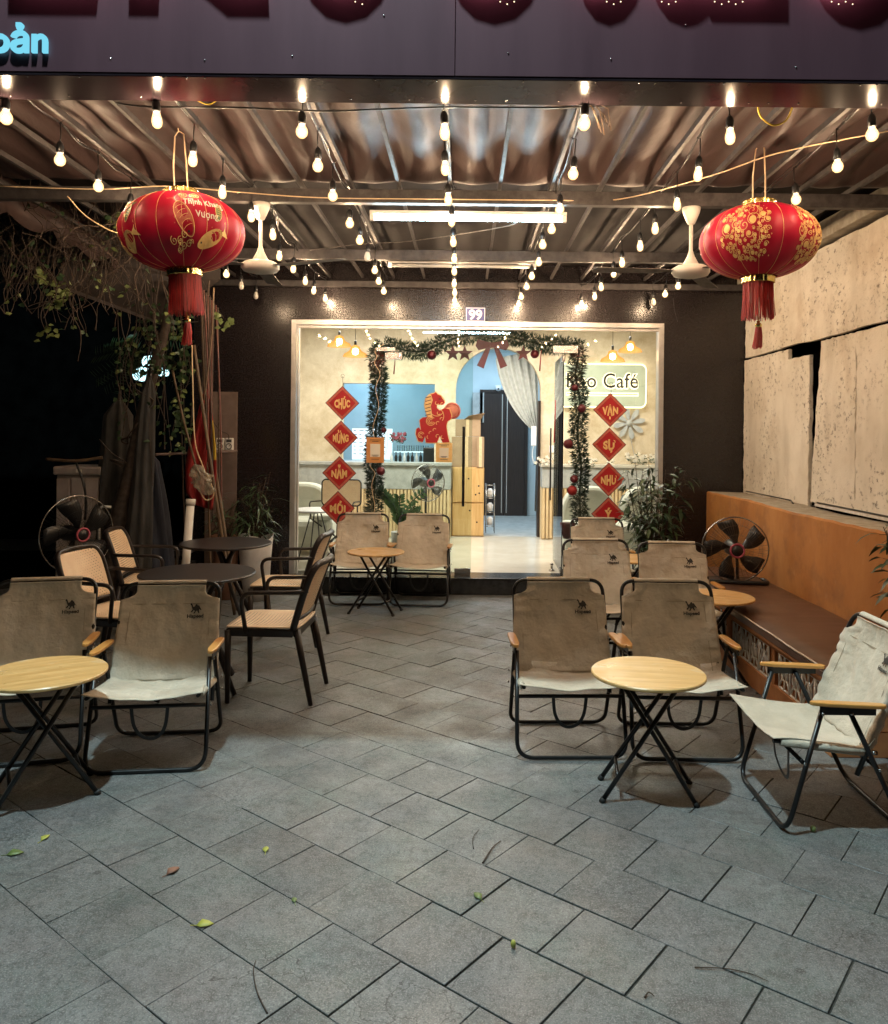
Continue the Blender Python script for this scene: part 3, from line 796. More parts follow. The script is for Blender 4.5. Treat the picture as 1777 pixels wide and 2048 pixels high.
fo_ = MB(); fo_.b2(2.74, 2.86, 3.2, 6.25, 1.055, 1.075); fo_.b2(2.74, 2.86, 6.5, 7.6, 1.01, 1.035)
CP(fo_, "foam_filler", 'foam_white')
bars = MB(); bars.tube([(2.74, 3.2, 1.085), (2.74, 6.2, 1.085)], .007, 6); bars.tube([(2.74, 6.7, 1.06), (2.735, 7.75, 1.06)], .006, 6); bars.tube([(2.74, 6.7, 1.06), (2.70, 6.55, 1.04)], .006, 6)
CP(bars, "steel_rod", 'black_tube')
ow = thing("orange_parapet_wall", "low orange painted plaster wall behind the bench on the right", "wall", (2.6, 5.5, 0))
mb = MB(); NY = 60
for i in range(NY + 1):
    y = 2.2 + (7.985 - 2.2) * i / NY; z = 1.045 + .006 * math.sin(y * 3) + .004 * rnd.uniform(-1, 1)
    mb.v += [Vector((2.42, y, 0)) - Vector((2.6, 5.5, 0)), Vector((2.42 + .003 * rnd.uniform(-1, 1), y, z - .014)) - Vector((2.6, 5.5, 0)), Vector((2.435, y, z)) - Vector((2.6, 5.5, 0)), Vector((2.79, y, z - .01)) - Vector((2.6, 5.5, 0))]
for i in range(NY):
    for k in range(3):
        a = i * 4 + k; mb.f.append([a, a + 1, a + 5, a + 4]); mb.m.append(1 if k == 2 else 0); mb.sm.append(False)
mb.add([mb.v[NY * 4], mb.v[NY * 4 + 1], mb.v[NY * 4 + 2], mb.v[NY * 4 + 3]], [(0, 1, 2, 3)])
mb.build("wall_body", [Mt['orange'], Mt['old_plaster_edge']], ow)

# ================================================================ BENCH
be = thing("built_in_bench", "long masonry bench with a brown leather cushion and white lattice vents against the orange wall", "bench", (2.1, 5.5, 0))
def BP(mb, name, mt, **kw):
    for i, p in enumerate(mb.v): mb.v[i] = p - Vector((2.1, 5.5, 0))
    return mb.build(name, Mt[mt], be, **kw)
bx = MB(); bx.b2(1.84, 2.42, 3.98, 7.0, 0, .13); bx.b2(1.84, 2.42, 3.98, 7.0, .335, .375)
y = 4.02
bx.b2(1.94, 2.42, 3.98, 7.0, .13, .335)
for yy in (3.98, 4.72, 5.50, 6.28, 6.98): bx.b2(1.842, 1.94, yy, yy + .05, .13, .335)
BP(bx, "bench_body", 'hammer_orange', bevel=.004)
BP(MB().b2(1.80, 2.42, 3.95, 7.02, .375, .398), "bench_slab", 'hammer_orange', bevel=.004)
cu_ = MB(); NX, NY = 16, 90
for i in range(NY + 1):
    y = 3.97 + 3.03 * i / NY
    for k in range(NX + 1):
        x = 1.785 + .63 * k / NX
        e = min(k, NX - k) / NX; e2 = min(i, NY - i) / NY * 8
        z = .462 - .018 * max(0, 1 - e * 9) - .012 * max(0, 1 - e2) + .004 * noise.noise(Vector((x * 6, y * 4, 0))) + .006 * noise.noise(Vector((x * 1.5, y * 14, 2))) * (1 if e > .1 else .3)
        cu_.v.append(Vector((x, y, z)))
for i in range(NY):
    for k in range(NX):
        a = i * (NX + 1) + k; cu_.f.append([a, a + 1, a + NX + 2, a + NX + 1]); cu_.m.append(0); cu_.sm.append(True)
cu_.b2(1.79, 2.41, 3.975, 6.99, .399, .446)
BP(cu_, "cushion", 'brown_leather', bevel=.006)
BP(MB().tube([(1.785, 3.99 + .1 * i, .452 + .002 * math.sin(i * 1.3)) for i in range(31)], .0055, 6), "piping", 'piping_pale')
# lattice blocks
yy = 4.04; lts = {}
r4 = random.Random(5)
bw_ = .16
while yy < 6.95:
    if not any(abs(yy + bw_ / 2 - c_ - .02) < .09 for c_ in (4.72, 5.50, 6.28)):
        x = 1.855; z0, z1 = .135, .330; y0, y1 = yy + .003, yy + bw_ - .003
        lt = lts.setdefault(sum(yy > c_ for c_ in (4.72, 5.50, 6.28)), MB())
        def bar(p, q, r=.0065): lt.tube([(x + r4.uniform(-.001, .001), p[0], p[1]), (x, q[0], q[1])], r, 6)
        bar((y0, z0), (y0, z1)); bar((y1, z0), (y1, z1)); bar((y0, z0), (y1, z0)); bar((y0, z1), (y1, z1))
        ym, zm = (y0 + y1) / 2, (z0 + z1) / 2
        lt.tube([(x, ym + .042 * math.cos(a), zm + .048 * math.sin(a)) for a in [2 * math.pi * q / 12 for q in range(12)]], .006, 6, closed=True)
        for sy, sz in ((-1, -1), (1, -1), (-1, 1), (1, 1)):
            bar((ym + sy * .030, zm + sz * .034), (y0 if sy < 0 else y1, z0 if sz < 0 else z1), .006)
        bar((ym, z0), (ym, zm - .048), .006); bar((ym, z1), (ym, zm + .048), .006)
        bar((ym - .02, zm - .04), (ym, zm + .045), .005); bar((ym + .02, zm - .04), (ym, zm + .045), .005)
    yy += bw_
for lt in lts.values(): BP(lt, "lattice_block", 'lattice_white')

# ================================================================ LEFT DARKNESS
al = thing("neighbour_house", "neighbouring house wall at the left with the night darkness put into its colour", "building", (-6, 11.5, 0))
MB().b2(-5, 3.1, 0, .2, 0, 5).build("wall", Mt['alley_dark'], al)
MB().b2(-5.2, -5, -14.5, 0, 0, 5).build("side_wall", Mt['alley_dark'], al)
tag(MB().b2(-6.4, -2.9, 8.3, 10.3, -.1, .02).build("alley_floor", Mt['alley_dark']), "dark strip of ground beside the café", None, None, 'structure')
# ================================================================ CAMPING CHAIRS
def back_pt(u, h, w=.24):
    """u -1..1 across, h metres up the back; front surface"""
    p0 = Vector((0, .085, .345)); p1 = Vector((0, .265, .782))
    d = (p1 - p0); Ln = d.length; d.normalize()
    p = p0 + d * h
    sag = .030 * (1 - u * u) * math.sin(min(1, h / Ln) * math.pi) ** .6 if 0 < h < Ln else 0
    nrm = Vector((0, d.z, -d.y))
    return Vector((u * w, p.y, p.z)) + nrm * sag
BL = (Vector((0, .265, .782)) - Vector((0, .085, .345))).length
def back_width(h):
    base = .262 - .018 * (h / BL)
    t = (h - BL * .845) / (BL * .075)
    if t <= 0: return base
    t = min(1, t); return base - .070 * math.sin(t * math.pi / 2) ** .7
def make_camp_chair(sd=0.0):
    t = thing("camping_chair", "x", "chair")
    W = .272; r = .0105
    # front and rear ground loops, each a bent tube
    fl = rounded([(-W + .01, -.11, .50), (-W, -.25, .012), (W, -.25, .012), (W - .01, -.11, .50)], .085, 7)
    MB().tube(fl, r, 10).build("front_leg_frame", Mt['black_tube'], t)
    W2 = .262
    rl = rounded([(-W2, .0, .50), (-W2 - .0, .235, .012), (W2, .235, .012), (W2, .0, .50)], .075, 7)
    MB().tube(rl, r, 10).build("rear_leg_frame", Mt['black_tube'], t)
    # seat frame and cross bars
    s = MB(); W3 = .246
    for sx in (-1, 1): s.tube([(sx * W3, .12, .325), (sx * W3, -.30, .372)], .009, 8)
    s.tube([(-W + .012, -.185, .292), (W - .012, -.185, .292)], .0095, 8)
    s.tube([(-W2, .115, .27), (W2, .115, .27)], .008, 8)
    s.build("seat_frame", Mt['black_tube'], t)
    # back frame with round shoulders
    WB = .246
    pts = []
    A = [(-WB, .04, .235), (-WB, .268, .788), (WB, .268, .788), (WB, .04, .235)]
    MB().tube(rounded(A, .075, 7), .0105, 10).build("back_frame", Mt['black_tube'], t)
    # arm rests with steel plate underneath
    for sx in (-1, 1):
        mb = MB(); prof = [(-.165, .0), (-.155, .012), (-.10, .022), (.08, .022), (.13, .018), (.145, 0), (.13, -.018), (.08, -.022), (-.10, -.022), (-.155, -.012)]
        poly = [(sx * W + b, a) for a, b in prof]
        top = []
        for lv in (0, .016):
            top.append([Vector((x, y, .525 - .10 * (y + .165) * .35 + lv)) for x, y in poly])
        n = len(poly); mb.add(top[0] + top[1], [tuple(range(n))[::-1], tuple(range(n, 2 * n))] + [(i, (i + 1) % n, (i + 1) % n + n, i + n) for i in range(n)])
        a = mb.build("armrest", Mt['arm'], t, bevel=.004)
        pl = MB().b2(sx * W - .0015 + sx * .004, sx * W + .0015 + sx * .004, -.125, .10, .487, .522)
        pl.build("arm_plate", Mt['black_tube'], a)
    # bolts
    for sx in (-1, 1):
        for (y, z) in ((-.185, .292), (-.115, .492), (.0, .494), (.115, .27), (.09, .34)):
            b = MB(); b.lathe([(.0, -.004), (.0065, -.002), (.0065, .002), (0, .004)], (sx * (W + .012), y, z), 10, axis='x'); b.build("bolt", Mt['steel'], t)
    # cloth back
    mb = MB(); nu, nv = 34, 40
    for j in range(nv + 1):
        h = -.01 + (BL + .02) * j / nv
        wd_ = back_width(h)
        for i in range(nu + 1):
            u = -1 + 2 * i / nu; wrap = 0
            if h < BL * .845:
                u *= 1.16; wrap = max(0, abs(u) - 1) * .20; u = max(-1, min(1, u))
            p = back_pt(u, max(0.0, min(BL, h)), wd_); p.y += wrap
            if h < 0: p.z += h
            e = max(0, abs(u) - .62) / .38
            p.y += -.015 - .007 * abs(math.sin(h * 95 * .5 + (2 if u > 0 else 0) + 2.2 * noise.noise(Vector((h * 6, u, 1 + sd))))) * e * (1.2 if h < BL * .8 else .3) + .012 * noise.noise(Vector((u * 2.2 + sd, h * 6, 4 + sd))) + .005 * noise.noise(Vector((u * 7 + h * 5, h * 12, 9 + sd)))
            if h >= BL * .93: p.y -= .006 * ((h - BL * .93) / (BL * .07))
            mb.v.append(p)
    for j in range(nv):
        for i in range(nu):
            a = j * (nu + 1) + i; mb.f.append([a, a + 1, a + nu + 2, a + nu + 1]); mb.m.append(0); mb.sm.append(True)
    # wrap over the top bar
    yb, zb = .268, .788
    base = len(mb.v); wt = back_width(BL)
    for k in range(7):
        a = math.pi * (1.0 - k / 6 * 1.25)
        for i in range(nu + 1):
            u = -1 + 2 * i / nu
            mb.v.append(Vector((u * wt, yb + .0150 * math.cos(a) + (.0 if k else -.0), zb + .0150 * math.sin(a))))
    for k in range(6):
        for i in range(nu):
            a = base + k * (nu + 1) + i; mb.f.append([a, a + 1, a + nu + 2, a + nu + 1]); mb.m.append(0); mb.sm.append(True)
    bk = mb.build("back_cloth", Mt['canvas'], t, solid=.0035)
    # seams
    sm = MB()
    for hh in (BL * .80,):
        pts = []
        for i in range(25):
            u = -1 + 2 * i / 24; q = back_pt(u, hh, back_width(hh)); q.y -= .0175; pts.append(q)
        sm.tube(pts, .0016, 5)
    for su in (-.80, .80):
        pts = []
        for i in range(20):
            h = BL * .78 * i / 19; q = back_pt(su, h, back_width(h)); q.y -= .0175; pts.append(q)
        sm.tube(pts, .0014, 5)
    sm.build("seam", Mt['canvas_seam'], bk)
    # printed mark: a running camel above the maker's word
    lg = MB()
    camel = [(-.030, .030), (-.024, .036), (-.018, .028), (-.014, .016), (-.006, .018), (.000, .028), (.005, .029), (.010, .022), (.016, .023), (.022, .013), (.030, .000), (.028, -.004), (.019, .004), (.017, -.006), (.021, -.016), (.014, -.016), (.008, -.004), (.002, -.006), (-.004, -.018), (-.012, -.018), (-.004, -.006), (-.010, .000), (-.018, -.012), (-.026, -.010), (-.016, .002), (-.020, .012), (-.024, .024)]
    def on_back(x, hh):
        wloc = back_width(hh); q = back_pt(x / wloc, hh, wloc); q.y -= .0215; return q
    cx0, ch = .128, BL * .73
    cen = on_back(cx0, ch + .008)
    # fan of triangles from the bounding outline
    vs = [on_back(cx0 + a, ch + b) for a, b in camel]
    lg.add(vs, [tuple(range(len(vs)))])
    text_mb(lg, "Hispeed", .026, lambda v: on_back(cx0 + v.x, ch - .040 + v.y), 0, .0009)
    lg.build("printed_mark", Mt['logo_ink'], bk)
    # cloth seat
    mb = MB(); nu, nv = 26, 22
    for j in range(nv + 1):
        v = j / nv; y = -.305 + .405 * v
        z = .392 - .050 * v + .05 * max(0, v - .88) / .12 * max(0, v - .88) / .12 + (.012 * math.sin(v * math.pi * .5) if 0 else 0)
        for i in range(nu + 1):
            u = -1 + 2 * i / nu
            sag = .040 * (1 - u * u) * (1 - .6 * v)
            yy = y + .035 * (1 - u * u) * (1 - v) * .6
            hw = .268 - .02 * math.sin(v * math.pi)
            mb.v.append(Vector((u * hw, yy, z - sag + .008 * noise.noise(Vector((u * 2.5 + sd, v * 3, 2 + sd))))))
    for j in range(nv):
        for i in range(nu):
            a = j * (nu + 1) + i; mb.f.append([a, a + 1, a + nu + 2, a + nu + 1]); mb.m.append(0); mb.sm.append(True)
    # rolled sleeves on the side tubes
    for sx in (-1, 1):
        mb.tube([(sx * .250, -.27, .369), (sx * .250, -.05, .344), (sx * .250, .06, .332)], .016, 8)
    mb.build("seat_cloth", Mt['canvas'], t, solid=.0035)
    # carrying strap hanging under the seat
    pts = smoothpath([(-.085, -.17, .292), (-.075, -.165, .20), (-.045, -.155, .145), (0, -.15, .125), (.045, -.155, .145), (.072, -.165, .20), (.082, -.17, .292)], 5)
    MB().tube(pts, .0115, 4, flat=(.15, 1)).build("carry_strap", Mt['black_plastic'], t)
    return t
cprot = [make_camp_chair(0), make_camp_chair(3.7), make_camp_chair(8.1)]
G = "khaki camping chairs set out on the forecourt"
chairs = [  # x, y(centre of base), rz, label
    (-1.50, 3.96, R(7), "khaki camping chair right of the left edge one, its whole seat in view"),
    (-2.16, 4.02, R(14), "khaki camping chair at the left edge, behind the near left bamboo table"),
    (-.975, 7.60, R(3), "khaki camping chair against the shop window, left of the small table there"),
    (-.40, 7.57, R(-3), "khaki camping chair against the shop window, right of the small table there"),
    (.535, 4.17, R(2), "khaki camping chair, left one of the pair behind the near right bamboo table"),
    (1.115, 4.16, R(-1), "khaki camping chair, right one of the pair behind the near right bamboo table"),
    (1.01, 5.85, R(1), "khaki camping chair directly behind the front right pair, nearer the doorway"),
    (1.545, 5.72, R(-2), "khaki camping chair between the floor fan and the chair nearer the doorway"),
    (1.27, 7.38, R(1), "khaki camping chair furthest back on the right, only its top showing"),
    (1.555, 3.47, R(-90), "pale camping chair at the right edge, turned sideways to face the small table"),
]
for i, (x, y, rz, lb) in enumerate(chairs):
    pr0 = cprot[i % 3]
    if i < 3: pr0.location = (x, y, 0); pr0.rotation_euler = (0, 0, rz); pr0['label'] = lb; pr0['group'] = G
    else: dup(pr0, (x, y, 0), rz, lb, G)

# ================================================================ FOLDING BAMBOO TABLES
def make_fold_table():
    t = thing("folding_table", "x", "table")
    tp = MB(); Rr = .252
    tp.lathe([(0, .525), (Rr - .004, .525), (Rr, .529), (Rr, .537), (Rr - .004, .541), (0, .541)], (0, 0, 0), 56, smooth=False, cap=False)
    top = tp.build("tabletop", Mt['bamboo'], t)
    for yy, fy in ((-.085, -.115), (.085, .115)):
        for sx in (-1, 1):
            y1 = yy + sx * .012
            lg_ = MB().tube([(-sx * .125, y1, .518), (sx * .20, fy + sx * .012, .008)], .0105, 8).build("leg", Mt['black_tube'], t)
            MB().tube([(sx * .193, fy + sx * .012, .019), (sx * .2045, fy + sx * .012, .0)], .0135, 8).build("foot_cap", Mt['rubber'], lg_)
    for sx in (-1, 1):
        MB().tube([(sx * .13, -.10, .515), (sx * .13, .10, .515)], .009, 6).build("brace", Mt['black_tube'], t)
        MB().tube([(sx * .135, -.105, .112), (sx * .135, .105, .112)], .008, 6).build("brace", Mt['black_tube'], t)
    return t
ft0 = make_fold_table(); G = "round folding tables with bamboo tops"
for i, (x, y, rz, lb) in enumerate([
    (-1.815, 3.48, R(32), "round bamboo folding table at the lower left edge before two camping chairs"),
    (.83, 3.57, R(-8), "round bamboo folding table nearest on the right, with a worn pale top"),
    (-.775, 7.08, R(-14), "small round folding table between the two camping chairs at the shop window"),
    (1.66, 5.27, R(-18), "round folding table with orange toned top standing next to the bench"),
    (1.46, 6.85, R(10), "round folding table mostly hidden between two camping chairs near the corner plant")]):
    if i == 0: ft0.location = (x, y, 0); ft0.rotation_euler = (0, 0, rz); ft0['label'] = lb; ft0['group'] = G
    else: dup(ft0, (x, y, 0), rz, lb, G)

# ================================================================ DARK ROUND TABLES
def make_dark_table():
    t = thing("round_table", "x", "table")
    MB().lathe([(0, .700), (.335, .700), (.347, .706), (.349, .714), (.343, .720), (0, .720)], (0, 0, 0), 64, smooth=False, cap=False).build("tabletop", Mt['brown_plastic'], t)
    for k in range(4):
        a = math.pi / 4 + k * math.pi / 2; c, s = math.cos(a), math.sin(a)
        MB().tube([(-c * .10 - s * .02, -s * .10 + c * .02, .70), (c * .31 - s * .02, s * .31 + c * .02, .008)], .019, 10, flat=(1, .62)).build("leg", Mt['brown_plastic'], t)
    h = MB().lathe([(.02, .44), (.045, .46), (.045, .50), (.02, .52)], (0, 0, 0), 20)
    h.lathe([(.12, .685), (.12, .700)], (0, 0, 0), 20)
    h.build("hub", Mt['brown_plastic'], t)
    return t
dt0 = make_dark_table(); G = "dark round tables among the cane chairs"
dt0.location = (-1.64, 4.94, 0); dt0.rotation_euler = (0, 0, R(14)); dt0['label'] = "nearer dark brown round table between the cane armchairs"; dt0['group'] = G
dup(dt0, (-1.86, 6.26, 0), R(30), "further dark brown round table, before the leaning poles and white pots", G)

# ================================================================ CANE ARMCHAIRS
def make_cane_chair():
    t = thing("cane_armchair", "x", "chair")
    bp = 'brown_plastic'
    for sx in (-1, 1):
        MB().tube([(sx * .205, -.205, .0), (sx * .205, -.205, .43)], [.013, .019], 8, flat=(1.1, .9)).build("leg", Mt[bp], t)
        MB().tube([(sx * .205, .29, .0), (sx * .20, .20, .44)], [.013, .020], 8, flat=(1.1, .9)).build("leg", Mt[bp], t)
        MB().tube(rounded([(sx * .235, -.09, .425), (sx * .250, -.12, .655), (sx * .250, .20, .665), (sx * .205, .265, .665)], .07, 6), .0125, 10).build("armrest", Mt[bp], t)
    sf = MB(); sf.b2(-.215, .215, -.215, -.185, .395, .440); sf.b2(-.215, .215, .185, .215, .395, .440); sf.b2(-.222, -.192, -.185, .185, .395, .440); sf.b2(.192, .222, -.185, .185, .395, .440)
    sf.build("seat_frame", Mt[bp], t, bevel=.008)
    # seat of cane
    mb = MB(); n = 18
    for j in range(n + 1):
        for i in range(n + 1):
            u, v = -1 + 2 * i / n, -1 + 2 * j / n
            k = 1 - .05 * (abs(u) * abs(v)) ** 3
            mb.v.append(Vector((u * .225 * k, v * .222 * k, .452 - .010 * (1 - u * u) * (1 - v * v) - .008 * max(0, -v - .6))))
    for j in range(n):
        for i in range(n):
            a = j * (n + 1) + i; mb.f.append([a, a + 1, a + n + 2, a + n + 1]); mb.m.append(0); mb.sm.append(True)
    mb.build("seat", Mt['cane'], t, solid=.008)
    # curved back: posts and rail as one bent loop
    def bp_(u, z):
        curve = .055 * u * u
        return Vector((u * .215, .205 + (z - .44) * .32 + (.02 * ((z - .44) / .4) ** 2) - curve * (.4 + (z - .44)), z))
    loop = [bp_(-1, .44), bp_(-1, .56), bp_(-1.0, .68), bp_(-.97, .76), bp_(-.82, .815), bp_(-.4, .825), bp_(0, .828), bp_(.4, .825), bp_(.82, .815), bp_(.97, .76), bp_(1, .68), bp_(1, .56), bp_(1, .44)]
    MB().tube(smoothpath(loop, 4), .0165, 8, flat=(1.3, .8)).build("back_frame", Mt[bp], t)
    mb = MB(); n = 18
    for j in range(n + 1):
        z = .505 + .305 * j / n
        for i in range(n + 1):
            u = (-1 + 2 * i / n) * (.96 if z < .75 else .96 - .14 * ((z - .75) / .06) ** 2)
            q = bp_(u, z); q.y -= .004; mb.v.append(q)
    for j in range(n):
        for i in range(n):
            a = j * (n + 1) + i; mb.f.append([a, a + 1, a + n + 2, a + n + 1]); mb.m.append(0); mb.sm.append(True)
    mb.build("backrest", Mt['cane'], t, solid=.007)
    MB().tube([bp_(u / 5, .497) for u in range(-5, 6)], .011, 8).build("back_rail", Mt[bp], t)
    return t
ca0 = make_cane_chair(); G = "cane armchairs around the dark round tables"
for i, (x, y, rz, lb) in enumerate([
    (-1.16, 4.88, R(-93), "cane armchair nearest the walkway, seen side on at the nearer dark table"),
    (-1.36, 6.12, R(-92), "cane armchair right of the further dark table, in front of the white window frame"),
    (-2.18, 5.08, R(80), "cane armchair left of the nearer dark table, its perforated backrest half turned to us"),
    (-2.38, 6.18, R(97), "cane armchair left of the further dark table, in front of the dark fabric covers")]):
    if i == 0: ca0.location = (x, y, 0); ca0.rotation_euler = (0, 0, rz); ca0['label'] = lb; ca0['group'] = G
    else: dup(ca0, (x, y, 0), rz, lb, G)

# ================================================================ FANS
def make_fan(name, label, loc, rz, Rr=.245, stand='desk', hub_z=.25, tilt=0):
    t = thing(name, label, "fan", loc, rz)
    c = Vector((0, 0, hub_z))
    def disc(y): return [(c.x + Rr * math.cos(2 * math.pi * k / 48), c.y + y, c.z + Rr * math.sin(2 * math.pi * k / 48)) for k in range(48)]
    g_ = MB(); g_.tube(disc(0), .0055, 8, closed=True)
    g_.build("rim", Mt['steel'], t)
    g2 = MB()
    for side, dep in ((-1, .075), (1, .06)):
        for k in range(66 if side < 0 else 40):
            a = 2 * math.pi * k / (66 if side < 0 else 40)
            pts = []
            for q in range(5):
                rr = .055 + (Rr - .055) * q / 4
                yy = side * dep * (1 - (q / 4) ** 3)
                pts.append((c.x + rr * math.cos(a), yy, c.z + rr * math.sin(a)))
            g2.tube(pts, .0011, 3)
        for rr in (.12, .19): g2.tube([(c.x + rr * math.cos(2 * math.pi * k / 36), side * dep * .9, c.z + rr * math.sin(2 * math.pi * k / 36)) for k in range(36)], .0014, 3, closed=True)
    g2.build("grille", Mt['steel'] if stand == 'indoor' else Mt['bamboo_pole'] if stand == 'desk' else Mt['black_tube'], t)
    bl = MB()
    for k in range(5):
        a0 = 2 * math.pi * k / 5 + .3; vs = []; n = 8
        for i in range(n + 1):
            rr = .04 + (Rr * .80) * i / n; wd_ = .10 + .30 * math.sin(math.pi * min(1, (i / n) * .72 + .08))
            for s in (-1, 1):
                a = a0 + s * wd_ * (1.0 if s > 0 else .85) + .35 * (i / n)
                vs.append((c.x + rr * math.cos(a), s * .018, c.z + rr * math.sin(a)))
        bl.add(vs, [(2 * i, 2 * i + 1, 2 * i + 3, 2 * i + 2) for i in range(n)], 0, True)
    bl.build("blades", Mt['black_plastic'], t, solid=.003)
    hb = MB().lathe([(0, -.088), (.040, -.086), (.045, -.07), (.045, .0), (.06, .05), (.065, .15), (.05, .19), (0, .195)], (c.x, 0, c.z), 24, axis='y')
    h = hb.build("motor", Mt['black_plastic'], t)
    MB().tube([(c.x + .050 * math.cos(2 * math.pi * k / 28), -.082, c.z + .050 * math.sin(2 * math.pi * k / 28)) for k in range(28)], .008, 8, closed=True).build("pink_ring", Mt['fan_pink'], h)
    st = MB()
    if stand == 'desk':
        for s in (-1, 1): st.tube([(s * .022, .05, hub_z - .02), (s * .03, .06, .03)], .012, 8)
        st.tube(rounded([(-.24, -.04, .018), (.24, -.04, .018), (.24, .12, .018), (-.24, .12, .018), (-.24, -.04, .018)], .05, 5), .018, 8)
        st.b2(-.20, .20, -.03, .11, .010, .032)
    else:
        st.tube([(0, .06, hub_z), (0, .06, .02)], .014, 10)
        st.lathe([(.0, .0), (.19, .004), (.19, .018), (.03, .035), (.02, .06)], (0, .06, 0), 28)
    st.build("stand", Mt['black_plastic'], t, bevel=.003)
    return t
make_fan("floor_fan", "black desk fan with pink hub ring standing on the bench end by the orange wall", (2.09, 6.15, .458), R(-8), .248, 'desk', .265)
make_fan("pedestal_fan", "black pedestal fan with red hub ring, in the dark behind the left cane chairs", (-3.02, 6.25, 0), R(56), .30, 'stand', .775)
make_fan("pedestal_fan", "pedestal fan inside the café by the slatted counter", (-.46, 10.2, .165), R(30), .235, 'indoor', .79)

# ================================================================ CEILING FANS
def ceiling_fan(x, y, ztop, label, rot):
    t = thing("ceiling_fan", label, "fan", (x, y, ztop), R(rot), "ceiling fans hung from the canopy beam")
    MB().lathe([(.002, 0), (.058, -.004), (.052, -.035), (.036, -.075), (.022, -.105), (.012, -.11)], (0, 0, 0), 24).build("ceiling_cap", Mt['fan_cream'], t)
    MB().lathe([(.012, -.10), (.012, -.27), (.024, -.31), (.050, -.36), (.055, -.375)], (0, 0, 0), 20).build("rod", Mt['fan_cream'], t)
    MB().lathe([(.03, -.365), (.09, -.372), (.118, -.388), (.118, -.412), (.105, -.430), (.055, -.442), (0, -.445)], (0, 0, 0), 32).build("motor", Mt['fan_cream'], t)
    for k in range(3):
        a = 2 * math.pi * k / 3; c, s = math.cos(a), math.sin(a)
        def P(r_, o_, z_): return (c * r_ - s * o_, s * r_ + c * o_, z_)
        MB().add([P(.10, -.02, -.40), P(.10, .02, -.40), P(.22, .05, -.400), P(.22, -.05, -.408), P(.60, .055, -.398), P(.60, -.055, -.410), P(.62, .03, -.400), P(.62, -.03, -.408)],
                 [(0, 1, 2, 3), (3, 2, 4, 5), (5, 4, 6, 7)]).build("blade", Mt['galvanised'], t, solid=.003)
    return t
p = at(519, 412, 5.0); ceiling_fan(p.x, 5.04, 3.034, "cream ceiling fan on the left, hanging beside the left red lantern", 95)
p = at(1387, 425, 5.0); ceiling_fan(p.x, 5.04, 3.034, "cream ceiling fan on the right, hanging beside the right red lantern", 62)

# ================================================================ TUBE LIGHTS
def tube_light(px, py, Y, wpx, lit, label):
    p = at(px, py, Y); t = thing("tube_light", label, "light", p, 0)
    L = 1.20
    MB().b2(-L / 2 - .03, L / 2 + .03, -.016, .016, .022, .046).build("fixture", Mt['white_paint'] if lit else Mt['tube_off'], t, bevel=.004)
    for s_ in (-1, 1): MB().b2(s_ * L / 2, s_ * (L / 2 + .028), -.014, .014, -.018, .0215).build("end_cap", Mt['white_paint'], t)
    MB().tube([(-L / 2 + .002, 0, 0), (L / 2 - .002, 0, 0)], .0145, 12).build("tube", Mt['tube_lit'] if lit else Mt['tube_off'], t)
tube_light(937, 437, 5.12, 0, True, "lit fluorescent tube under the middle canopy beam")
tube_light(925, 532, 6.80, 0, False, "unlit fluorescent fitting under the rear canopy beam")
# ================================================================ FESTOON BULBS
def make_bulb(kind):
    t = thing("festoon_bulb", "x", "light bulb")
    if kind == 'globe': pr = [(0, -.0285), (.012, -.026), (.021, -.017), (.0245, -.004), (.0225, .008), (.016, .019), (.0125, .026), (.0125, .032)]
    else: pr = [(0, -.036), (.010, -.034), (.0175, -.026), (.0205, -.012), (.0195, .002), (.0155, .017), (.0125, .028), (.0125, .032)]
    glassb = MB().lathe(pr, (0, 0, 0), 16, cap=False)
    gb = glassb.build("bulb_glass", Mt['bulb_glass'] if kind != 'off' else Mt['bulb_off'], t)
    if kind != 'off':
        MB().lathe([(0, -.009), (.0085, -.004), (.0095, .002), (.0085, .008), (0, .012)], (0, 0, -.005), 8).build("filament", Mt['filament'], gb)
    MB().lathe([(.0135, .028), (.0165, .034), (.0165, .058), (.013, .072), (.006, .082)], (0, 0, 0), 12).build("socket", Mt['black_plastic'], t)
    MB().tube([(0, 0, .078), (.003, .001, .11), (0, 0, .165)], .0028, 5).build("cord", Mt['black_tube'], t)
    return t
protos = {k: make_bulb(k) for k in ('globe', 'pear', 'off')}
for _p in protos.values(): _p.scale = (1.12, 1.12, 1.12)
used = set()
rows = [
 ("leftmost", 'globe', [(12,234),(120,319),(197,372),(260,416),(453,548)], [(483,570),(512,590)]),
 ("second from the left", 'pear', [(314,238),(386,317),(445,383),(503,431),(546,468),(559,511),(587,536),(611,561),(628,580),(651,596)], []),
 ("third from the left", 'globe', [(604,262),(636,331),(666,391),(700,446),(720,480),(750,540),(758,562),(768,582)], [(735,512)]),
 ("central", 'pear', [(890,262),(891,335),(897,397),(904,440),(907,482),(909,516),(909,541),(909,566),(910,584),(910,600)], []),
 ("third from the right", 'globe', [(1169,246),(1147,347),(1120,418),(1104,458),(1086,489),(1078,524),(1064,552),(1054,573),(1043,593),(1038,608)], []),
 ("second from the right", 'pear', [(1461,271),(1397,347),(1355,408),(1311,456),(1281,491),(1245,524),(1228,545),(1203,573),(1190,592),(1164,607)], []),
 ("rightmost", 'globe', [(1745,268),(1676,332),(1593,398),(1357,572),(1331,588)], [(1308,603)]),
]
ordn = ["frontmost", "second", "third", "fourth", "fifth", "sixth", "seventh", "eighth", "ninth", "tenth"]
allb = []
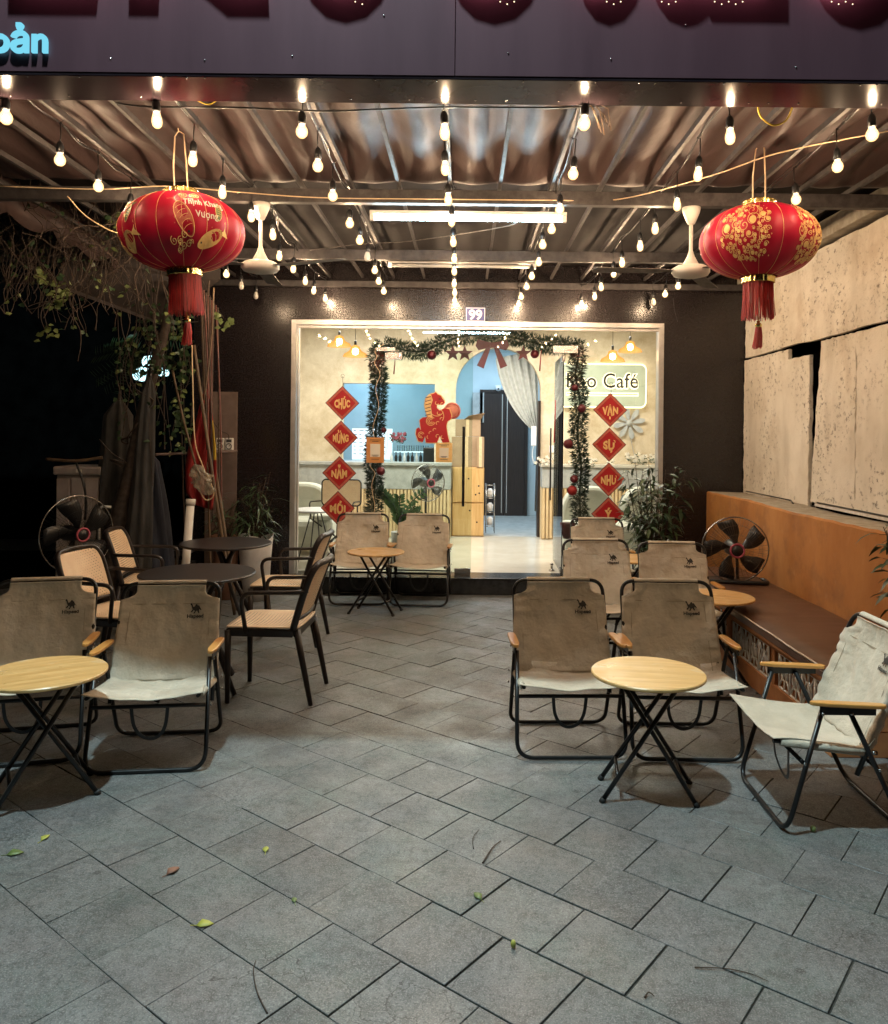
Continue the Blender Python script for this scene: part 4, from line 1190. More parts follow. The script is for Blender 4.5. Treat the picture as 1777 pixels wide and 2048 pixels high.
for ri, (rname, kind, lit, off) in enumerate(rows):
    pts = []
    lst = [(p, kind) for p in lit] + [(p, 'off') for p in off]
    lst.sort(key=lambda q: q[0][1])
    for bi, ((px, py), kd) in enumerate(lst):
        # the row hangs at one height along its rafter; depth follows from that height
        zz = 2.957 - .004 * bi
        q = at(px, py, 1.0); Y = (zz - EYE) / (q.z - EYE); Y = min(Y, 7.86); q = at(px, py, Y)
        what = "unlit white" if kd == 'off' else "glowing warm"
        pos = ordn[bi] + (" from the front" if bi else "")
        lb = f"{what} bulb, {pos}, in the {rname} row of bulbs"
        g = "festoon bulbs hung in rows under the canopy"
        if kd not in used:
            used.add(kd); o = protos[kd]; o.location = q; o['label'] = lb; o['group'] = g; o.rotation_euler.z = rnd.uniform(0, 6)
        else: o = dup(protos[kd], q, rnd.uniform(0, 6), lb, g)
        o.rotation_euler.x = rnd.uniform(-.06, .06); o.rotation_euler.y = rnd.uniform(-.07, .07)
        allb.append(o); pts.append(q + Vector((0, 0, .184)))
    path = []
    for i, p in enumerate(pts):
        path.append(p)
        if i < len(pts) - 1:
            n_ = pts[i + 1]; path.append((p + n_) / 2 + Vector((rnd.uniform(-.012, .012), 0, rnd.uniform(-.03, .0))))
    path = [pts[0] + Vector((0, -.12 if pts[0].y > 3.65 else -.02, .02))] + path + [Vector((pts[-1].x, 7.9, pts[-1].z))]
    wire = MB().tube(smoothpath(path, 4), .0042, 5)
    wire.tube(smoothpath([p + Vector((.012 * math.sin(i * 2.1), 0, .012 + .008 * math.cos(i))) for i, p in enumerate(path)], 3), .0025, 4)
    for p in pts:
        wire.tube([p + Vector((-.012, 0, .004)), p + Vector((.012, .003, .010)), p + Vector((.022, .01, .034))], .002, 4)
        wire.lathe([(.006, -.006), (.008, 0), (.006, .006)], p, 6)
    tag(wire.build("string_light_cable", Mt['black_tube']), f"black cable carrying the {rname} row of festoon bulbs", "cable", "cables of the festoon rows")
# loose cables
def cable(px_pts, r, label, mt='black_tube', cat="cable"):
    o = MB().tube(smoothpath([at(*p) for p in px_pts], 6), r, 6).build("loose_cable", Mt[mt]); tag(o, label, cat); return o
cable([(232, 205, 3.7), (300, 213, 3.7), (480, 215, 3.7), (640, 222, 3.7), (760, 218, 3.72), (900, 214, 3.72), (1060, 215, 3.72), (1180, 213, 3.7), (1290, 206, 3.7)], .0045, "black cable sagging straight across behind the sign board")
cable([(1516, 200, 3.55), (1522, 232, 3.56), (1548, 250, 3.57), (1575, 238, 3.57), (1588, 205, 3.56)], .004, "yellow wire loop dangling behind the sign board at the right", 'yellow_cloth')
cable([(380, 192, 3.55), (402, 204, 3.56), (420, 208, 3.56), (440, 196, 3.55)], .003, "yellow wire loop peeking below the sign board at the left", 'yellow_cloth')
cable([(0, 372, 4.9), (200, 378, 4.95), (330, 372, 4.98), (480, 384, 5.0), (640, 395, 5.0), (880, 398, 5.0), (1100, 400, 5.0), (1240, 398, 5.0), (1420, 352, 4.6), (1560, 305, 4.2), (1777, 262, 4.0)], .0035, "thin pale cable running along the middle beam and up to the right", 'strap_tan')
cable([(620, 500, 6.4), (730, 487, 6.4), (820, 482, 6.5), (1000, 455, 5.3), (1040, 440, 5.1)], .003, "thin cable strung from the fluorescent tube across the rear beams", 'galvanised')
cable([(135, 392, 4.9), (170, 430, 5.0), (215, 458, 5.0), (245, 468, 5.0)], .004, "pale wire drooping beside the left lantern", 'strap_tan')
cable([(1347, 596, 7.8), (1350, 620, 7.85), (1356, 643, 7.9)], .003, "short dark wire hanging on the granite front near the window corner")
# copper wire ends tied at the right of centre
cw_ = MB(); pc = at(1175, 205, 3.58)
for i in range(7): cw_.tube([pc + Vector((rnd.uniform(-.01, .01), 0, .02)), pc + Vector((.02 + .012 * i, rnd.uniform(-.02, .02), -.03 - .012 * (i % 3))), pc + Vector((.045 + .010 * i, rnd.uniform(-.02, .02), -.09 - .02 * (i % 4)))], .0022, 4)
tag(cw_.build("wire_bundle", Mt['bamboo_pole']), "bundle of loose copper wire ends beside a glowing bulb", "wires")

# ================================================================ RED LANTERNS
def make_lantern(label, loc, rz, prints):
    t = thing("red_lantern", label, "lantern", loc, rz, "large red silk lanterns with gold prints")
    a, b = .318, .200
    def surf(phi, th, off=0.0):
        """phi from the front (-y), th latitude"""
        rib = 1 - .030 * abs(math.cos(phi * 8)) ** 3 + .004 * noise.noise(Vector((phi * 5, th * 7, 2)))
        k = math.cos(th); r_ = (a * (abs(k) ** .88) + off) * rib
        return Vector((r_ * math.sin(phi), -r_ * math.cos(phi), (b + off) * math.sin(th)))
    mb = MB(); nu, nv = 128, 36
    T0, T1 = -1.30, 1.30
    for j in range(nv + 1):
        th = T0 + (T1 - T0) * j / nv
        for i in range(nu): mb.v.append(surf(2 * math.pi * i / nu, th))
    for j in range(nv):
        for i in range(nu):
            i2 = (i + 1) % nu; mb.f.append([j * nu + i, j * nu + i2, (j + 1) * nu + i2, (j + 1) * nu + i]); mb.m.append(0); mb.sm.append(True)
    body = mb.build("silk_body", Mt['silk'], t)
    rb = MB()
    for k in range(16):
        ph = math.pi * (k + .0) / 8
        rb.tube([surf(ph, T0 + (T1 - T0) * j / 20, .0015) for j in range(21)], .0011, 4)
    rb.build("rib", Mt['gold_print'], body)
    r5 = random.Random(int(loc[0] * 100) + 77)
    g_ = MB()
    for (pc, style) in prints:
        g_ = MB()
        def mp(s, u, off=.0022): return surf(pc + s * .47, u * .86, off)
        def curve(pts, r=.0022): g_.tube([mp(x, y) for x, y in pts], r, 4)
        def blob(cx, cy, rx, ry, mi=0, ang=0, n=14, off=.0016):
            ring = [(cx + rx * math.cos(q) * math.cos(ang) - ry * math.sin(q) * math.sin(ang), cy + rx * math.cos(q) * math.sin(ang) + ry * math.sin(q) * math.cos(ang)) for q in [2 * math.pi * k / n for k in range(n)]]
            c0 = mp(cx, cy, off); g_.add([c0] + [mp(x, y, off) for x, y in ring], [(0, k + 1, (k + 1) % n + 1) for k in range(n)], mi, True)
        def spiral(cx, cy, s0, dirn=1, ph=0, turns=1.6):
            curve([(cx + s0 * (1 - q / 22) * math.cos(ph + dirn * turns * 2 * math.pi * q / 22), cy + s0 * 1.1 * (1 - q / 22) * math.sin(ph + dirn * turns * 2 * math.pi * q / 22)) for q in range(21)], .0019)
        if style == 'scroll':
            cells = []
            for _ in range(1500):
                cx, cy, s0 = r5.uniform(-.85, .85), r5.uniform(-.95, .95), r5.choice((.06, .09, .13, .18, .24))
                if abs(cx) ** 1.5 + abs(cy) ** 1.5 > 1.15: continue
                if all(math.hypot(cx - c[0], cy - c[1]) > (s0 + c[2]) * .74 for c in cells): cells.append((cx, cy, s0))
            for cx, cy, s0 in cells:
                spiral(cx, cy, s0, r5.choice((-1, 1)), r5.uniform(0, 6.28))
                if r5.random() < .65: blob(cx, cy, s0 * .55, s0 * .5, 0, r5.uniform(0, 3))
            for k in range(26): blob(r5.uniform(-.9, .9), r5.uniform(-.9, .9), .02, .025)
        else:
            def fish(cx, cy, s0, ang, mi):
                def tr(x, y): return (cx + s0 * (x * math.cos(ang) - y * math.sin(ang)), cy + s0 * (x * math.sin(ang) + y * math.cos(ang)) * 1.1)
                n = 20; out = [tr(math.cos(q) * 1.0 - .1 * math.sin(q) ** 2, math.sin(q) * .46 * (1 - .25 * math.cos(q) * -1)) for q in [2 * math.pi * k / n for k in range(n)]]
                c0 = mp(*tr(0, 0)); g_.add([c0] + [mp(x, y) for x, y in out], [(0, k + 1, (k + 1) % n + 1) for k in range(n)], mi, True)
                tail = [tr(.85, 0), tr(1.55, .55), tr(1.35, .05), tr(1.6, -.5)]
                g_.add([mp(x, y) for x, y in tail], [(0, 1, 2), (0, 2, 3)], mi)
                g_.tube([mp(x, y, .0035) for x, y in out + out[:1]], .0016, 4, mi=0)
                for k in range(5):
                    xx = -.5 + k * .28; g_.tube([mp(*tr(xx + .12 * math.cos(q), .30 * math.sin(q)), .0038) for q in (-1.2, -.6, 0, .6, 1.2)], .0012, 4, mi=0)
                blob(*tr(-.68, .08), s0 * .07, s0 * .07, 3, 0, 8, .0042)
            fish(-.40, -.02, .52, R(118), 1); fish(.50, -.55, .46, R(25), 0); fish(.78, .25, .24, R(75), 2)
            for (cx, cy, s0) in ((-.42, .78, .16), (.08, .80, .15), (-.05, .76, .12)):
                blob(cx, cy, s0, s0 * .72, 1); curve([(cx + s0 * math.cos(q), cy + s0 * .72 * math.sin(q)) for q in [2 * math.pi * k / 16 for k in range(17)]], .0016)
                curve([(cx + s0 * .4 * math.cos(q), cy + s0 * .3 * math.sin(q)) for q in [2 * math.pi * k / 4 + .78 for k in range(5)]], .0016)
            for k in range(9): spiral(r5.uniform(-.85, -.1), r5.uniform(-.95, -.45), r5.uniform(.07, .13), 1, r5.uniform(0, 6))
            for k in range(16): blob(r5.uniform(-.8, .8), r5.uniform(-.5, .6), .018, .022, 1)
            if style == 'fish_text':
                for word, cx, cy in (("Thịnh Khang", .30, .48), ("Vượng", .34, .10)):
                    text_mb(g_, word, .27, lambda v, cx=cx, cy=cy: mp(cx + v.x, cy + v.y - .06, .0032), 0, .006, 4, 1.05)
        g_.build("gold_print", [Mt['gold_print'], Mt['salmon_print'], Mt['leaf_light'], Mt['ink'], Mt['paper']], body)
    # gold caps
    for z0, z1, nm in ((.185, .225, "top_collar"), (-.228, -.190, "bottom_collar")):
        prof = [(.084, z0)] + [(.084 + (.0035 if k % 2 else 0), z0 + (z1 - z0) * k / 10) for k in range(1, 11)] + [(.07, z1)]
        m_ = MB(); seg = 72
        for (r_, h) in prof:
            for k in range(seg):
                q = 2 * math.pi * k / seg; rr = r_ + .0022 * math.cos(q * 18); m_.v.append(Vector((rr * math.cos(q), rr * math.sin(q), h)))
        for i in range(len(prof) - 1):
            for k in range(seg):
                k2 = (k + 1) % seg; m_.f.append([i * seg + k, i * seg + k2, (i + 1) * seg + k2, (i + 1) * seg + k]); m_.m.append(0); m_.sm.append(True)
        m_.build(nm, Mt['gold_foil'], t, solid=.002)
    # straps up to the wire
    s2 = MB()
    s2.tube([(-.036, 0, .19), (-.036, .0, .36), (-.022, 0, .51)], .006, 6, flat=(1.3, .5)); s2.tube([(.036, 0, .19), (.034, 0, .36), (.026, 0, .52)], .006, 6, flat=(1.3, .5))
    s2.tube(smoothpath([(-.022, 0, .51), (.0, .0, .535), (.026, 0, .52)], 4), .003, 5); s2.tube([(.0, 0, .535), (-.01, .01, .57)], .003, 5)
    s2.build("hanging_strap", Mt['strap_tan'], t)
    # fringe
    fg = MB(); r6 = random.Random(4)
    for k in range(260):
        q = 2 * math.pi * k / 260; rr = .080 - .010 * r6.random(); ln = .205 + r6.uniform(-.012, .010)
        x0, y0 = rr * math.cos(q), rr * math.sin(q); dx, dy = r6.uniform(-.006, .006), r6.uniform(-.006, .006)
        fl_ = 1.05 + r6.uniform(-.05, .09)
        fg.tube([(x0, y0, -.215), (x0 * 1.01 + dx * .4, y0 * 1.01 + dy * .4, -.215 - ln * .5), (x0 * fl_ + dx, y0 * fl_ + dy, -.215 - ln)], .0017, 3)
    fg.build("fringe", Mt['plush_red'], t)
    tt = MB(); tt.tube([(0, 0, -.19), (.004, 0, -.44)], .0018, 5)
    tt.build("tassel_cord", Mt['gold_foil'], t)
    bd = MB().lathe([(0, -.432), (.010, -.436), (.008, -.446), (.017, -.452), (.019, -.462), (.016, -.470), (.012, -.474)], (.004, 0, 0), 16); bd.build("tassel_bead", Mt['gold_foil'], t)
    tz = MB()
    for k in range(70):
        q = 2 * math.pi * k / 70; rr = .014 + r6.uniform(-.005, .002); sp = r6.uniform(1.3, 2.1)
        tz.tube([(.004 + rr * math.cos(q), rr * math.sin(q), -.470), (.003 + rr * 1.4 * math.cos(q), rr * 1.4 * math.sin(q), -.52), (.0 + rr * sp * math.cos(q) - .006, rr * sp * math.sin(q), -.585 + r6.uniform(-.008, .008))], .0016, 3)
    tz.build("tassel", Mt['plush_red'], t)
    return t
p1, p2 = at(366, 466, 4.20), at(1518, 484, 4.42)
l1 = make_lantern("red silk lantern on the left, with gold carp print and gold lettering", p1, R(-4), [(.62, 'fish_text'), (-.92, 'fish')])
l2 = make_lantern("red silk lantern on the right, with gold scroll prints, before the concrete wall", p2, R(3), [(-.62, 'scroll'), (.72, 'scroll')])
l1.rotation_euler.y = R(-3)

# ================================================================ PLANTS
def leafy(name, label, cat, loc, stems, hgt, spread, nleaf, L, W, leafmat, pot=None, start=.25, droop=.5, seed=1, lean=(0, 0)):
    rr = random.Random(seed); t = thing(name, label, cat, loc)
    sm, lf = MB(), MB()
    for k in range(stems):
        a = rr.uniform(0, 6.28); top = Vector((math.cos(a) * spread * rr.uniform(.2, 1) + lean[0], math.sin(a) * spread * rr.uniform(.2, .9) + lean[1], hgt * rr.uniform(.62, 1)))
        b0 = Vector((math.cos(a) * .03, math.sin(a) * .03, (pot or 0)))
        mid = b0.lerp(top, .5) + Vector((rr.uniform(-.04, .04), rr.uniform(-.04, .04), .04))
        path = smoothpath([b0, mid, top], 8); sm.tube(path, [.006 - .004 * i / len(path) for i in range(len(path))], 5)
        for j in range(nleaf):
            f = start + (1 - start) * (j + rr.random()) / nleaf; p = path[min(len(path) - 1, int(f * (len(path) - 1)))]
            q = rr.uniform(0, 6.28); d = Vector((math.cos(q), math.sin(q), rr.uniform(-droop, .45)))
            tw = p + d.normalized() * rr.uniform(.02, .07); sm.tube([p, tw], .0016, 3)
            lf.leaf(tw, d, L * rr.uniform(.6, 1.15), W * rr.uniform(.7, 1.1), (rr.uniform(-.4, .4), rr.uniform(-.4, .4), 1), 0, rr.uniform(.1, .5))
    sm.build("stem", Mt['twig'], t); lf.build("foliage", Mt[leafmat], t)
    return t
pr_ = leafy("potted_plant", "bushy dark green plant in a black pot at the right corner of the shop window", "plant", (1.74, 7.42, 0), 26, 1.36, .34, 22, .14, .040, 'leaf_dark', .36, .12, .9, 3)
MB().lathe([(.0, .0), (.12, .0), (.155, .30), (.17, .34), (.15, .34), (.13, .30), (0, .30)], (0, 0, 0), 24).build("pot", Mt['black_plastic'], pr_)
pl_ = leafy("potted_plant", "spiky dark plant in a tall white pot left of the window frame", "plant", (-1.96, 7.55, 0), 16, 1.22, .20, 10, .20, .022, 'leaf_dark', .55, .15, .7, 8)
mb = MB(); n = 30; prof = [(.10, 0), (.125, .2), (.145, .42), (.155, .60)]
for (r_, h) in prof:
    for k in range(n): q = 2 * math.pi * k / n; mb.v.append(Vector(((r_ + .006 * math.sin(q * 5 + h * 9)) * math.cos(q), r_ * math.sin(q), h + (.02 * math.sin(q * 3) if h > .5 else 0))))
for i in range(3):
    for k in range(n): k2 = (k + 1) % n; mb.f.append([i * n + k, i * n + k2, (i + 1) * n + k2, (i + 1) * n + k]); mb.m.append(0); mb.sm.append(True)
mb.build("pot", Mt['pot_white'], pl_, solid=.006)
MB().lathe([(0, .54), (.14, .55)], (0, 0, 0), 20, cap=False).build("soil", Mt['bark'], pl_)
p2_ = leafy("potted_plant", "small dark plant in a lower pale pot behind the further round table", "plant", (-2.26, 7.60, 0), 9, 1.15, .15, 9, .15, .020, 'leaf_dark', .55, .2, .6, 12)
MB().lathe([(0, 0), (.09, 0), (.12, .52), (.135, .60), (.12, .60), (.10, .56), (0, .56)], (0, 0, 0), 24).build("pot", Mt['terracotta'], p2_)
br_ = leafy("potted_plant", "green plant with drooping pointed leaves at the right edge above the bench", "plant", (2.30, 4.12, .462), 9, .72, .22, 8, .125, .034, 'leaf_dark', .14, .15, 1.1, 21, (-.09, 0))
MB().lathe([(0, 0), (.06, 0), (.085, .15), (.09, .16), (.075, .16), (0, .14)], (0, 0, 0), 24).build("pot", Mt['black_plastic'], br_)
zz = thing("potted_plant", "glossy green indoor plant in a white pot inside the window behind the two chairs", "plant", (at(800, 1090, 8.6).x, 8.6, .165))
sm, lf = MB(), MB(); rr = random.Random(9)
for k in range(11):
    a = rr.uniform(-.3, 3.4); top = Vector((math.cos(a) * rr.uniform(.15, .48), -math.sin(a) * .16, rr.uniform(.55, .90)))
    if k > 7: top.x = abs(top.x)
    path = smoothpath([(0, 0, .36), (top.x * .35, top.y * .35, .36 + (top.z - .36) * .65), top], 10)
    sm.tube(path, .006, 5)
    for i in range(5, len(path), 2):
        for s in (-1, 1):
            d = (path[i] - path[i - 1]).normalized(); sd = Vector((-d.z, s * .6, d.x)) * s
            lf.leaf(path[i], d * .5 + sd, .080, .032, (0, -1, .5), 0, .1)
sm.build("stem", Mt['leaf_dark'], zz); lf.build("foliage", Mt['leaf_mid'], zz)
for _m in (lf,): pass
MB().lathe([(0, 0), (.085, 0), (.095, .36), (.085, .36), (.08, .33), (0, .33)], (0, 0, 0), 28).build("pot", Mt['pot_white'], zz)

# ================================================================ LEFT CLUTTER
# vine curtain and bare twigs
def vine(name, label, seeds, mats, cat="vine"):
    t = thing(name, label, cat, (0, 0, 0))
    return t
vt = thing("climbing_vine", "tangle of bare twigs and pale leaves spilling from the canopy at the upper left", "vine", at(150, 420, 5.9))
o0 = Vector(vt.location); sm, lf, lf2 = MB(), MB(), MB(); rr = random.Random(31)
for k in range(210):
    px, py = rr.uniform(-60, 310), rr.uniform(270, 500); Y = rr.uniform(5.3, 6.9)
    p = at(px, py, Y) - o0; path = [p]; d = Vector((rr.uniform(-1, 1), rr.uniform(-.4, .4), rr.uniform(-1.2, .1)))
    for q in range(rr.randint(4, 9)):
        d = (d + Vector((rr.uniform(-.7, .7), rr.uniform(-.3, .3), rr.uniform(-.7, .35)))).normalized(); p = p + d * rr.uniform(.06, .13)
        if (p + o0).z > 3.1: p.z = 3.1 - o0.z
        path.append(p)
    sm.tube(smoothpath(path, 3), rr.uniform(.0016, .0042), 4)
    if rr.random() < .3:
        for pp in path[1:]:
            if rr.random() < .6: (lf2 if rr.random() < .35 else lf).leaf(pp, (rr.uniform(-1, 1), rr.uniform(-1, 1), rr.uniform(-.8, .3)), rr.uniform(.03, .055), rr.uniform(.025, .045))
for (cx, cy, n_) in ((70, 550, 10), (118, 592, 22), (97, 665, 12), (235, 440, 6), (40, 420, 10), (85, 555, 8), (120, 600, 10)):
    for k in range(n_):
        p = at(cx + rr.gauss(0, 12), cy + rr.gauss(0, 9), 5.6 + rr.uniform(-.05, .05)) - o0
        lf2.leaf(p, (rr.uniform(-1, 1), rr.uniform(-1, .2), rr.uniform(-.8, .3)), rr.uniform(.035, .055), rr.uniform(.03, .045), (rr.uniform(-.5, .5), -1, rr.uniform(0, 1)))
    sm.tube(smoothpath([at(cx + 20, cy - 160, 5.6) - o0, at(cx - 12, cy - 80, 5.6) - o0, at(cx, cy, 5.6) - o0], 6), .002, 4)
sm.build("twigs", Mt['twig'], vt); lf.build("foliage", Mt['leaf_dark'], vt); lf2.build("young_leaves", Mt['leaf_light'], vt)
vt2 = thing("climbing_vine", "leafy vine hanging down in strands behind the left lantern's tassel", "vine", at(310, 800, 7.2))
o0 = Vector(vt2.location); sm, lf, lf2 = MB(), MB(), MB()
for k in range(26):
    x0 = rr.uniform(225, 385); y1 = rr.uniform(700, 1000); Y = rr.uniform(6.9, 7.5); wv = rr.uniform(-25, 25)
    path = smoothpath([at(x0, 540, Y) - o0, at(x0 + wv, 640, Y) - o0, at(x0 - wv * .5, 740, Y) - o0, at(x0 + wv * .8, y1, Y) - o0], 7)
    sm.tube(path, rr.uniform(.002, .006), 4)
    n_ = rr.choice((4, 10, 24))
    for q in range(n_):
        p = path[rr.randrange(3, len(path))]
        (lf2 if rr.random() < .30 else lf).leaf(p + Vector((rr.uniform(-.03, .03), -.02, 0)), (rr.uniform(-1, 1), rr.uniform(-1, .2), rr.uniform(-1, .2)), rr.uniform(.035, .06), rr.uniform(.028, .045), (rr.uniform(-.5, .5), -1, .5))
for k in range(90):   # the dense green strand
    p = at(360 + rr.gauss(0, 9), rr.uniform(630, 900), 6.95) - o0
    (lf2 if rr.random() < .25 else lf).leaf(p, (rr.uniform(-1, 1), rr.uniform(-1, .2), rr.uniform(-1, .2)), rr.uniform(.04, .065), rr.uniform(.03, .05), (rr.uniform(-.5, .5), -1, .5))
for (cx, cy) in ((452, 640), (438, 632), (460, 652)):
    for k in range(6): lf2.leaf(at(cx + rr.gauss(0, 6), cy + rr.gauss(0, 6), 6.9) - o0, (rr.uniform(-1, 1), -.5, rr.uniform(-1, .2)), .05, .04, (0, -1, .4))
sm.tube(smoothpath([at(405, 560, 6.9) - o0, at(425, 600, 6.9) - o0, at(448, 636, 6.9) - o0], 5), .002, 4)
sm.build("strands", Mt['twig'], vt2); lf.build("foliage", Mt['leaf_dark'], vt2); lf2.build("young_leaves", Mt['leaf_light'], vt2)
# trunk of the old tree between the covers
tr = thing("tree", "leaning dark tree trunk among the folded covers at the left", "tree", (at(225, 1150, 7.15).x, 7.15, 0)); o0 = Vector(tr.location)
path = smoothpath([at(212, 1240, 7.15) - o0, at(228, 1080, 7.12) - o0, at(262, 940, 7.1) - o0, at(292, 800, 7.1) - o0, at(330, 660, 7.15) - o0, at(345, 560, 7.2) - o0], 6)
path[0].z = 0
MB().tube(path, [.085 - .055 * i / len(path) for i in range(len(path))], 12).build("trunk", Mt['bark'], tr)
b_ = MB()
for a_ in range(9):
    i = rr.randrange(12, len(path)); p = path[i]; pts = [p]
    for q in range(4): p = p + Vector((rr.uniform(-.16, .16), rr.uniform(-.08, .05), rr.uniform(-.05, .16))); pts.append(p)
    b_.tube(smoothpath(pts, 3), [.012 - .009 * i2 / 13 for i2 in range(13)], 5)
b_.build("branches", Mt['bark'], tr)
# folded parasol covers
def folded_cover(name, label, ptop, pbot, Y, r0, r1, mt, seed):
    A, B = at(*ptop, Y), at(*pbot, Y); B.z = 0.02
    t = thing(name, label, "parasol", (B.x, B.y, 0)); o0 = Vector(t.location); rr = random.Random(seed)
    n, seg = 26, 40; mb = MB()
    for i in range(n + 1):
        f_ = i / n; c = B.lerp(A, f_) - o0
        rad = (r1 + (r0 - r1) * f_) * (1 if f_ < .93 else 1 - ((f_ - .93) / .07) * .75)
        for k in range(seg):
            q = 2 * math.pi * k / seg
            r_ = rad * (1 + .16 * math.sin(q * 7 + seed + f_ * 1.5) + .22 * noise.noise(Vector((math.cos(q) * 1.6, math.sin(q) * 1.6, f_ * 3 + seed))))
            mb.v.append(c + Vector((r_ * math.cos(q), r_ * .7 * math.sin(q), 0)))
    for i in range(n):
        for k in range(seg): k2 = (k + 1) % seg; mb.f.append([i * seg + k, i * seg + k2, (i + 1) * seg + k2, (i + 1) * seg + k]); mb.m.append(0); mb.sm.append(True)
    mb.f.append([n * seg + k for k in range(seg)]); mb.m.append(0); mb.sm.append(True)
    mb.build("canopy_cloth", Mt[mt], t)
    MB().tube([(A - o0) + Vector((0, 0, -.1)), (A - o0) + Vector((.01, 0, .09))], .014, 8).build("pole_tip", Mt['brown_plastic'], t)
    return t
folded_cover("folded_parasol", "tall closed parasol in dark ribbed cloth, rightmost of the dark cloth bundles", (300, 752), (268, 1190), 7.05, .055, .13, 'dark_cloth', 3)
folded_cover("folded_parasol", "closed parasol in blackish green cloth beside the grey storage cabinet", (238, 800), (212, 1190), 7.35, .11, .19, 'dark_cloth', 8)
folded_cover("folded_parasol", "closed navy parasol leaning low behind the further left cane chair", (292, 900), (318, 1190), 7.30, .10, .19, 'navy_cloth', 5)
# hooked white pipe
tag(MB().tube(rounded([at(198, 1090, 6.85), at(199, 1012, 6.85), at(222, 1014, 6.85)], .06, 6), .010, 8).build("hooked_pipe", Mt['white_paint']), "thin pale pipe with a hooked top in front of the dark covers", "pipe")
# grey resin storage cabinet
A, B = at(107, 930, 7.25), at(203, 930, 7.25)
sc_ = thing("storage_cabinet", "brownish grey plastic storage cabinet in the dark behind the pedestal fan", "cabinet", ((A.x + B.x) / 2, 7.45, 0))
wd_ = (B.x - A.x); hgt = A.z - .03
bx = MB(); bx.b2(-wd_ / 2 + .02, wd_ / 2 - .02, -.18, .2, 0, hgt - .06)
bx.build("carcass", Mt['grey_resin'], sc_, bevel=.01)
for k in range(3):
    x0 = -wd_ / 2 + .02 + k * (wd_ - .04) / 3; MB().b2(x0 + .006, x0 + (wd_ - .04) / 3 - .006, -.20, -.181, .04, hgt - .09).build("door_slat", Mt['grey_resin'], sc_, bevel=.012)
MB().b2(-wd_ / 2, wd_ / 2, -.22, .22, hgt - .06, hgt + .02).build("lid", Mt['grey_resin'], sc_, bevel=.018)
MB().b2(.0, .05, -.228, -.221, hgt - .035, hgt - .005).build("label_tag", Mt['paper'], sc_)
tag(MB().tube(smoothpath([at(92, 918, 7.0), at(150, 922, 6.98), at(205, 915, 7.0)], 5), .015, 7).build("wooden_stick", Mt['bamboo_pole']), "crooked stick lying over the grey storage cabinet", "stick")
tag(MB().tube(smoothpath([at(150, 920, 7.0), at(165, 960, 7.0), at(172, 1000, 7.0), at(170, 1040, 7.0)], 6), .010, 7).build("hose", Mt['black_tube']), "dark hose drooping over the front of the grey storage cabinet", "hose")
# poles
pole_specs = [((388, 690), (450, 1100), 6.95, .014, 'bamboo_pole'), ((402, 600), (420, 1110), 7.05, .009, 'bamboo_pole'), ((428, 575), (408, 800), 7.0, .007, 'bamboo_pole'),
              ((345, 740), (400, 960), 6.95, .010, 'bamboo_pole'), ((398, 760), (462, 1160), 7.1, .016, 'bamboo_pole'), ((412, 640), (402, 1000), 7.12, .008, 'twig'), ((360, 700), (372, 1080), 7.2, .007, 'twig'), ((418, 560), (412, 760), 7.15, .011, 'twig')]
for k_ in range(9):
    x_ = 398 + k_ * 4; pole_specs.append(((x_ + 6, 575 + k_ * 5), (x_ + rnd.uniform(-14, 26), 900 + 24 * k_), 7.0 + .02 * k_, .0065, 'cable_red' if k_ % 2 else 'twig'))
words = ["thickest dark pole crossing the bundle", "thin straight pole in the middle of the bundle", "yellowish cane at the top right of the bundle", "short leaning pole at the left of the bundle", "long dark pole leaning towards the white pots", "upright thin dark rod behind the red flag", "upright thin dark rod left of the red flag", "short dark rod under the lantern tassel"]
words += ["dull red brown cable strand" if k_ % 2 else "grey brown cable strand" for k_ in range(9)]
for (a, b, Y, r_, mt), wds in zip(pole_specs, words):
    A, B = at(*a, Y), at(*b, Y - .05)
    d = (B - A).normalized()
    if B.z < .9 and 'cable' not in wds: B = B + d * ((B.z - .01) / -d.z)
    m_ = (A + B) / 2 + Vector((rnd.uniform(-.02, .02), 0, 0))
    cb_ = "cable strand" in wds
    tag(MB().tube(smoothpath([A, m_, B], 6), r_, 7).build("hanging_cable" if cb_ else "pole", Mt[mt]), (wds + " hanging among the leaning poles at the left") if cb_ else wds + " of leaning poles at the left", "cable" if cb_ else "pole", "cable strands hanging at the left" if cb_ else "poles leaning together at the left")
lp = smoothpath([at(384, 690, 6.9), at(386, 780, 6.9), at(390, 880, 6.88), at(405, 930, 6.86), at(428, 985, 6.85), at(412, 1000, 6.85), at(396, 975, 6.85)], 6)
tag(MB().tube(lp, .0055, 6).build("looped_cable", Mt['strap_tan']), "pale cable hanging in a long loop among the leaning poles", "cable")
# red flag with yellow
fl = thing("rolled_flag", "red flag with a yellow patch rolled around a leaning pole", "flag", at(408, 880, 7.02)); o0 = Vector(fl.location)
mb = MB(); n = 30
L_ = [(411, 775), (400, 810), (388, 860), (376, 900), (370, 940), (372, 985), (392, 1010)]; R_ = [(413, 775), (422, 805), (427, 850), (432, 900), (433, 950), (430, 985), (424, 1020)]
def lerp2(ar, f_):
    x = f_ * (len(ar) - 1); i = min(int(x), len(ar) - 2); k = x - i; return (ar[i][0] * (1 - k) + ar[i + 1][0] * k, ar[i][1] * (1 - k) + ar[i + 1][1] * k)
for j in range(n + 1):
    l_, r_ = lerp2(L_, j / n), lerp2(R_, j / n)
    for i in range(13):
        f_ = i / 12; p = at(l_[0] * (1 - f_) + r_[0] * f_, l_[1] * (1 - f_) + r_[1] * f_, 7.02 + .035 * math.sin(f_ * 15 + j * .12) * min(1, j / 6)); mb.v.append(p - o0)
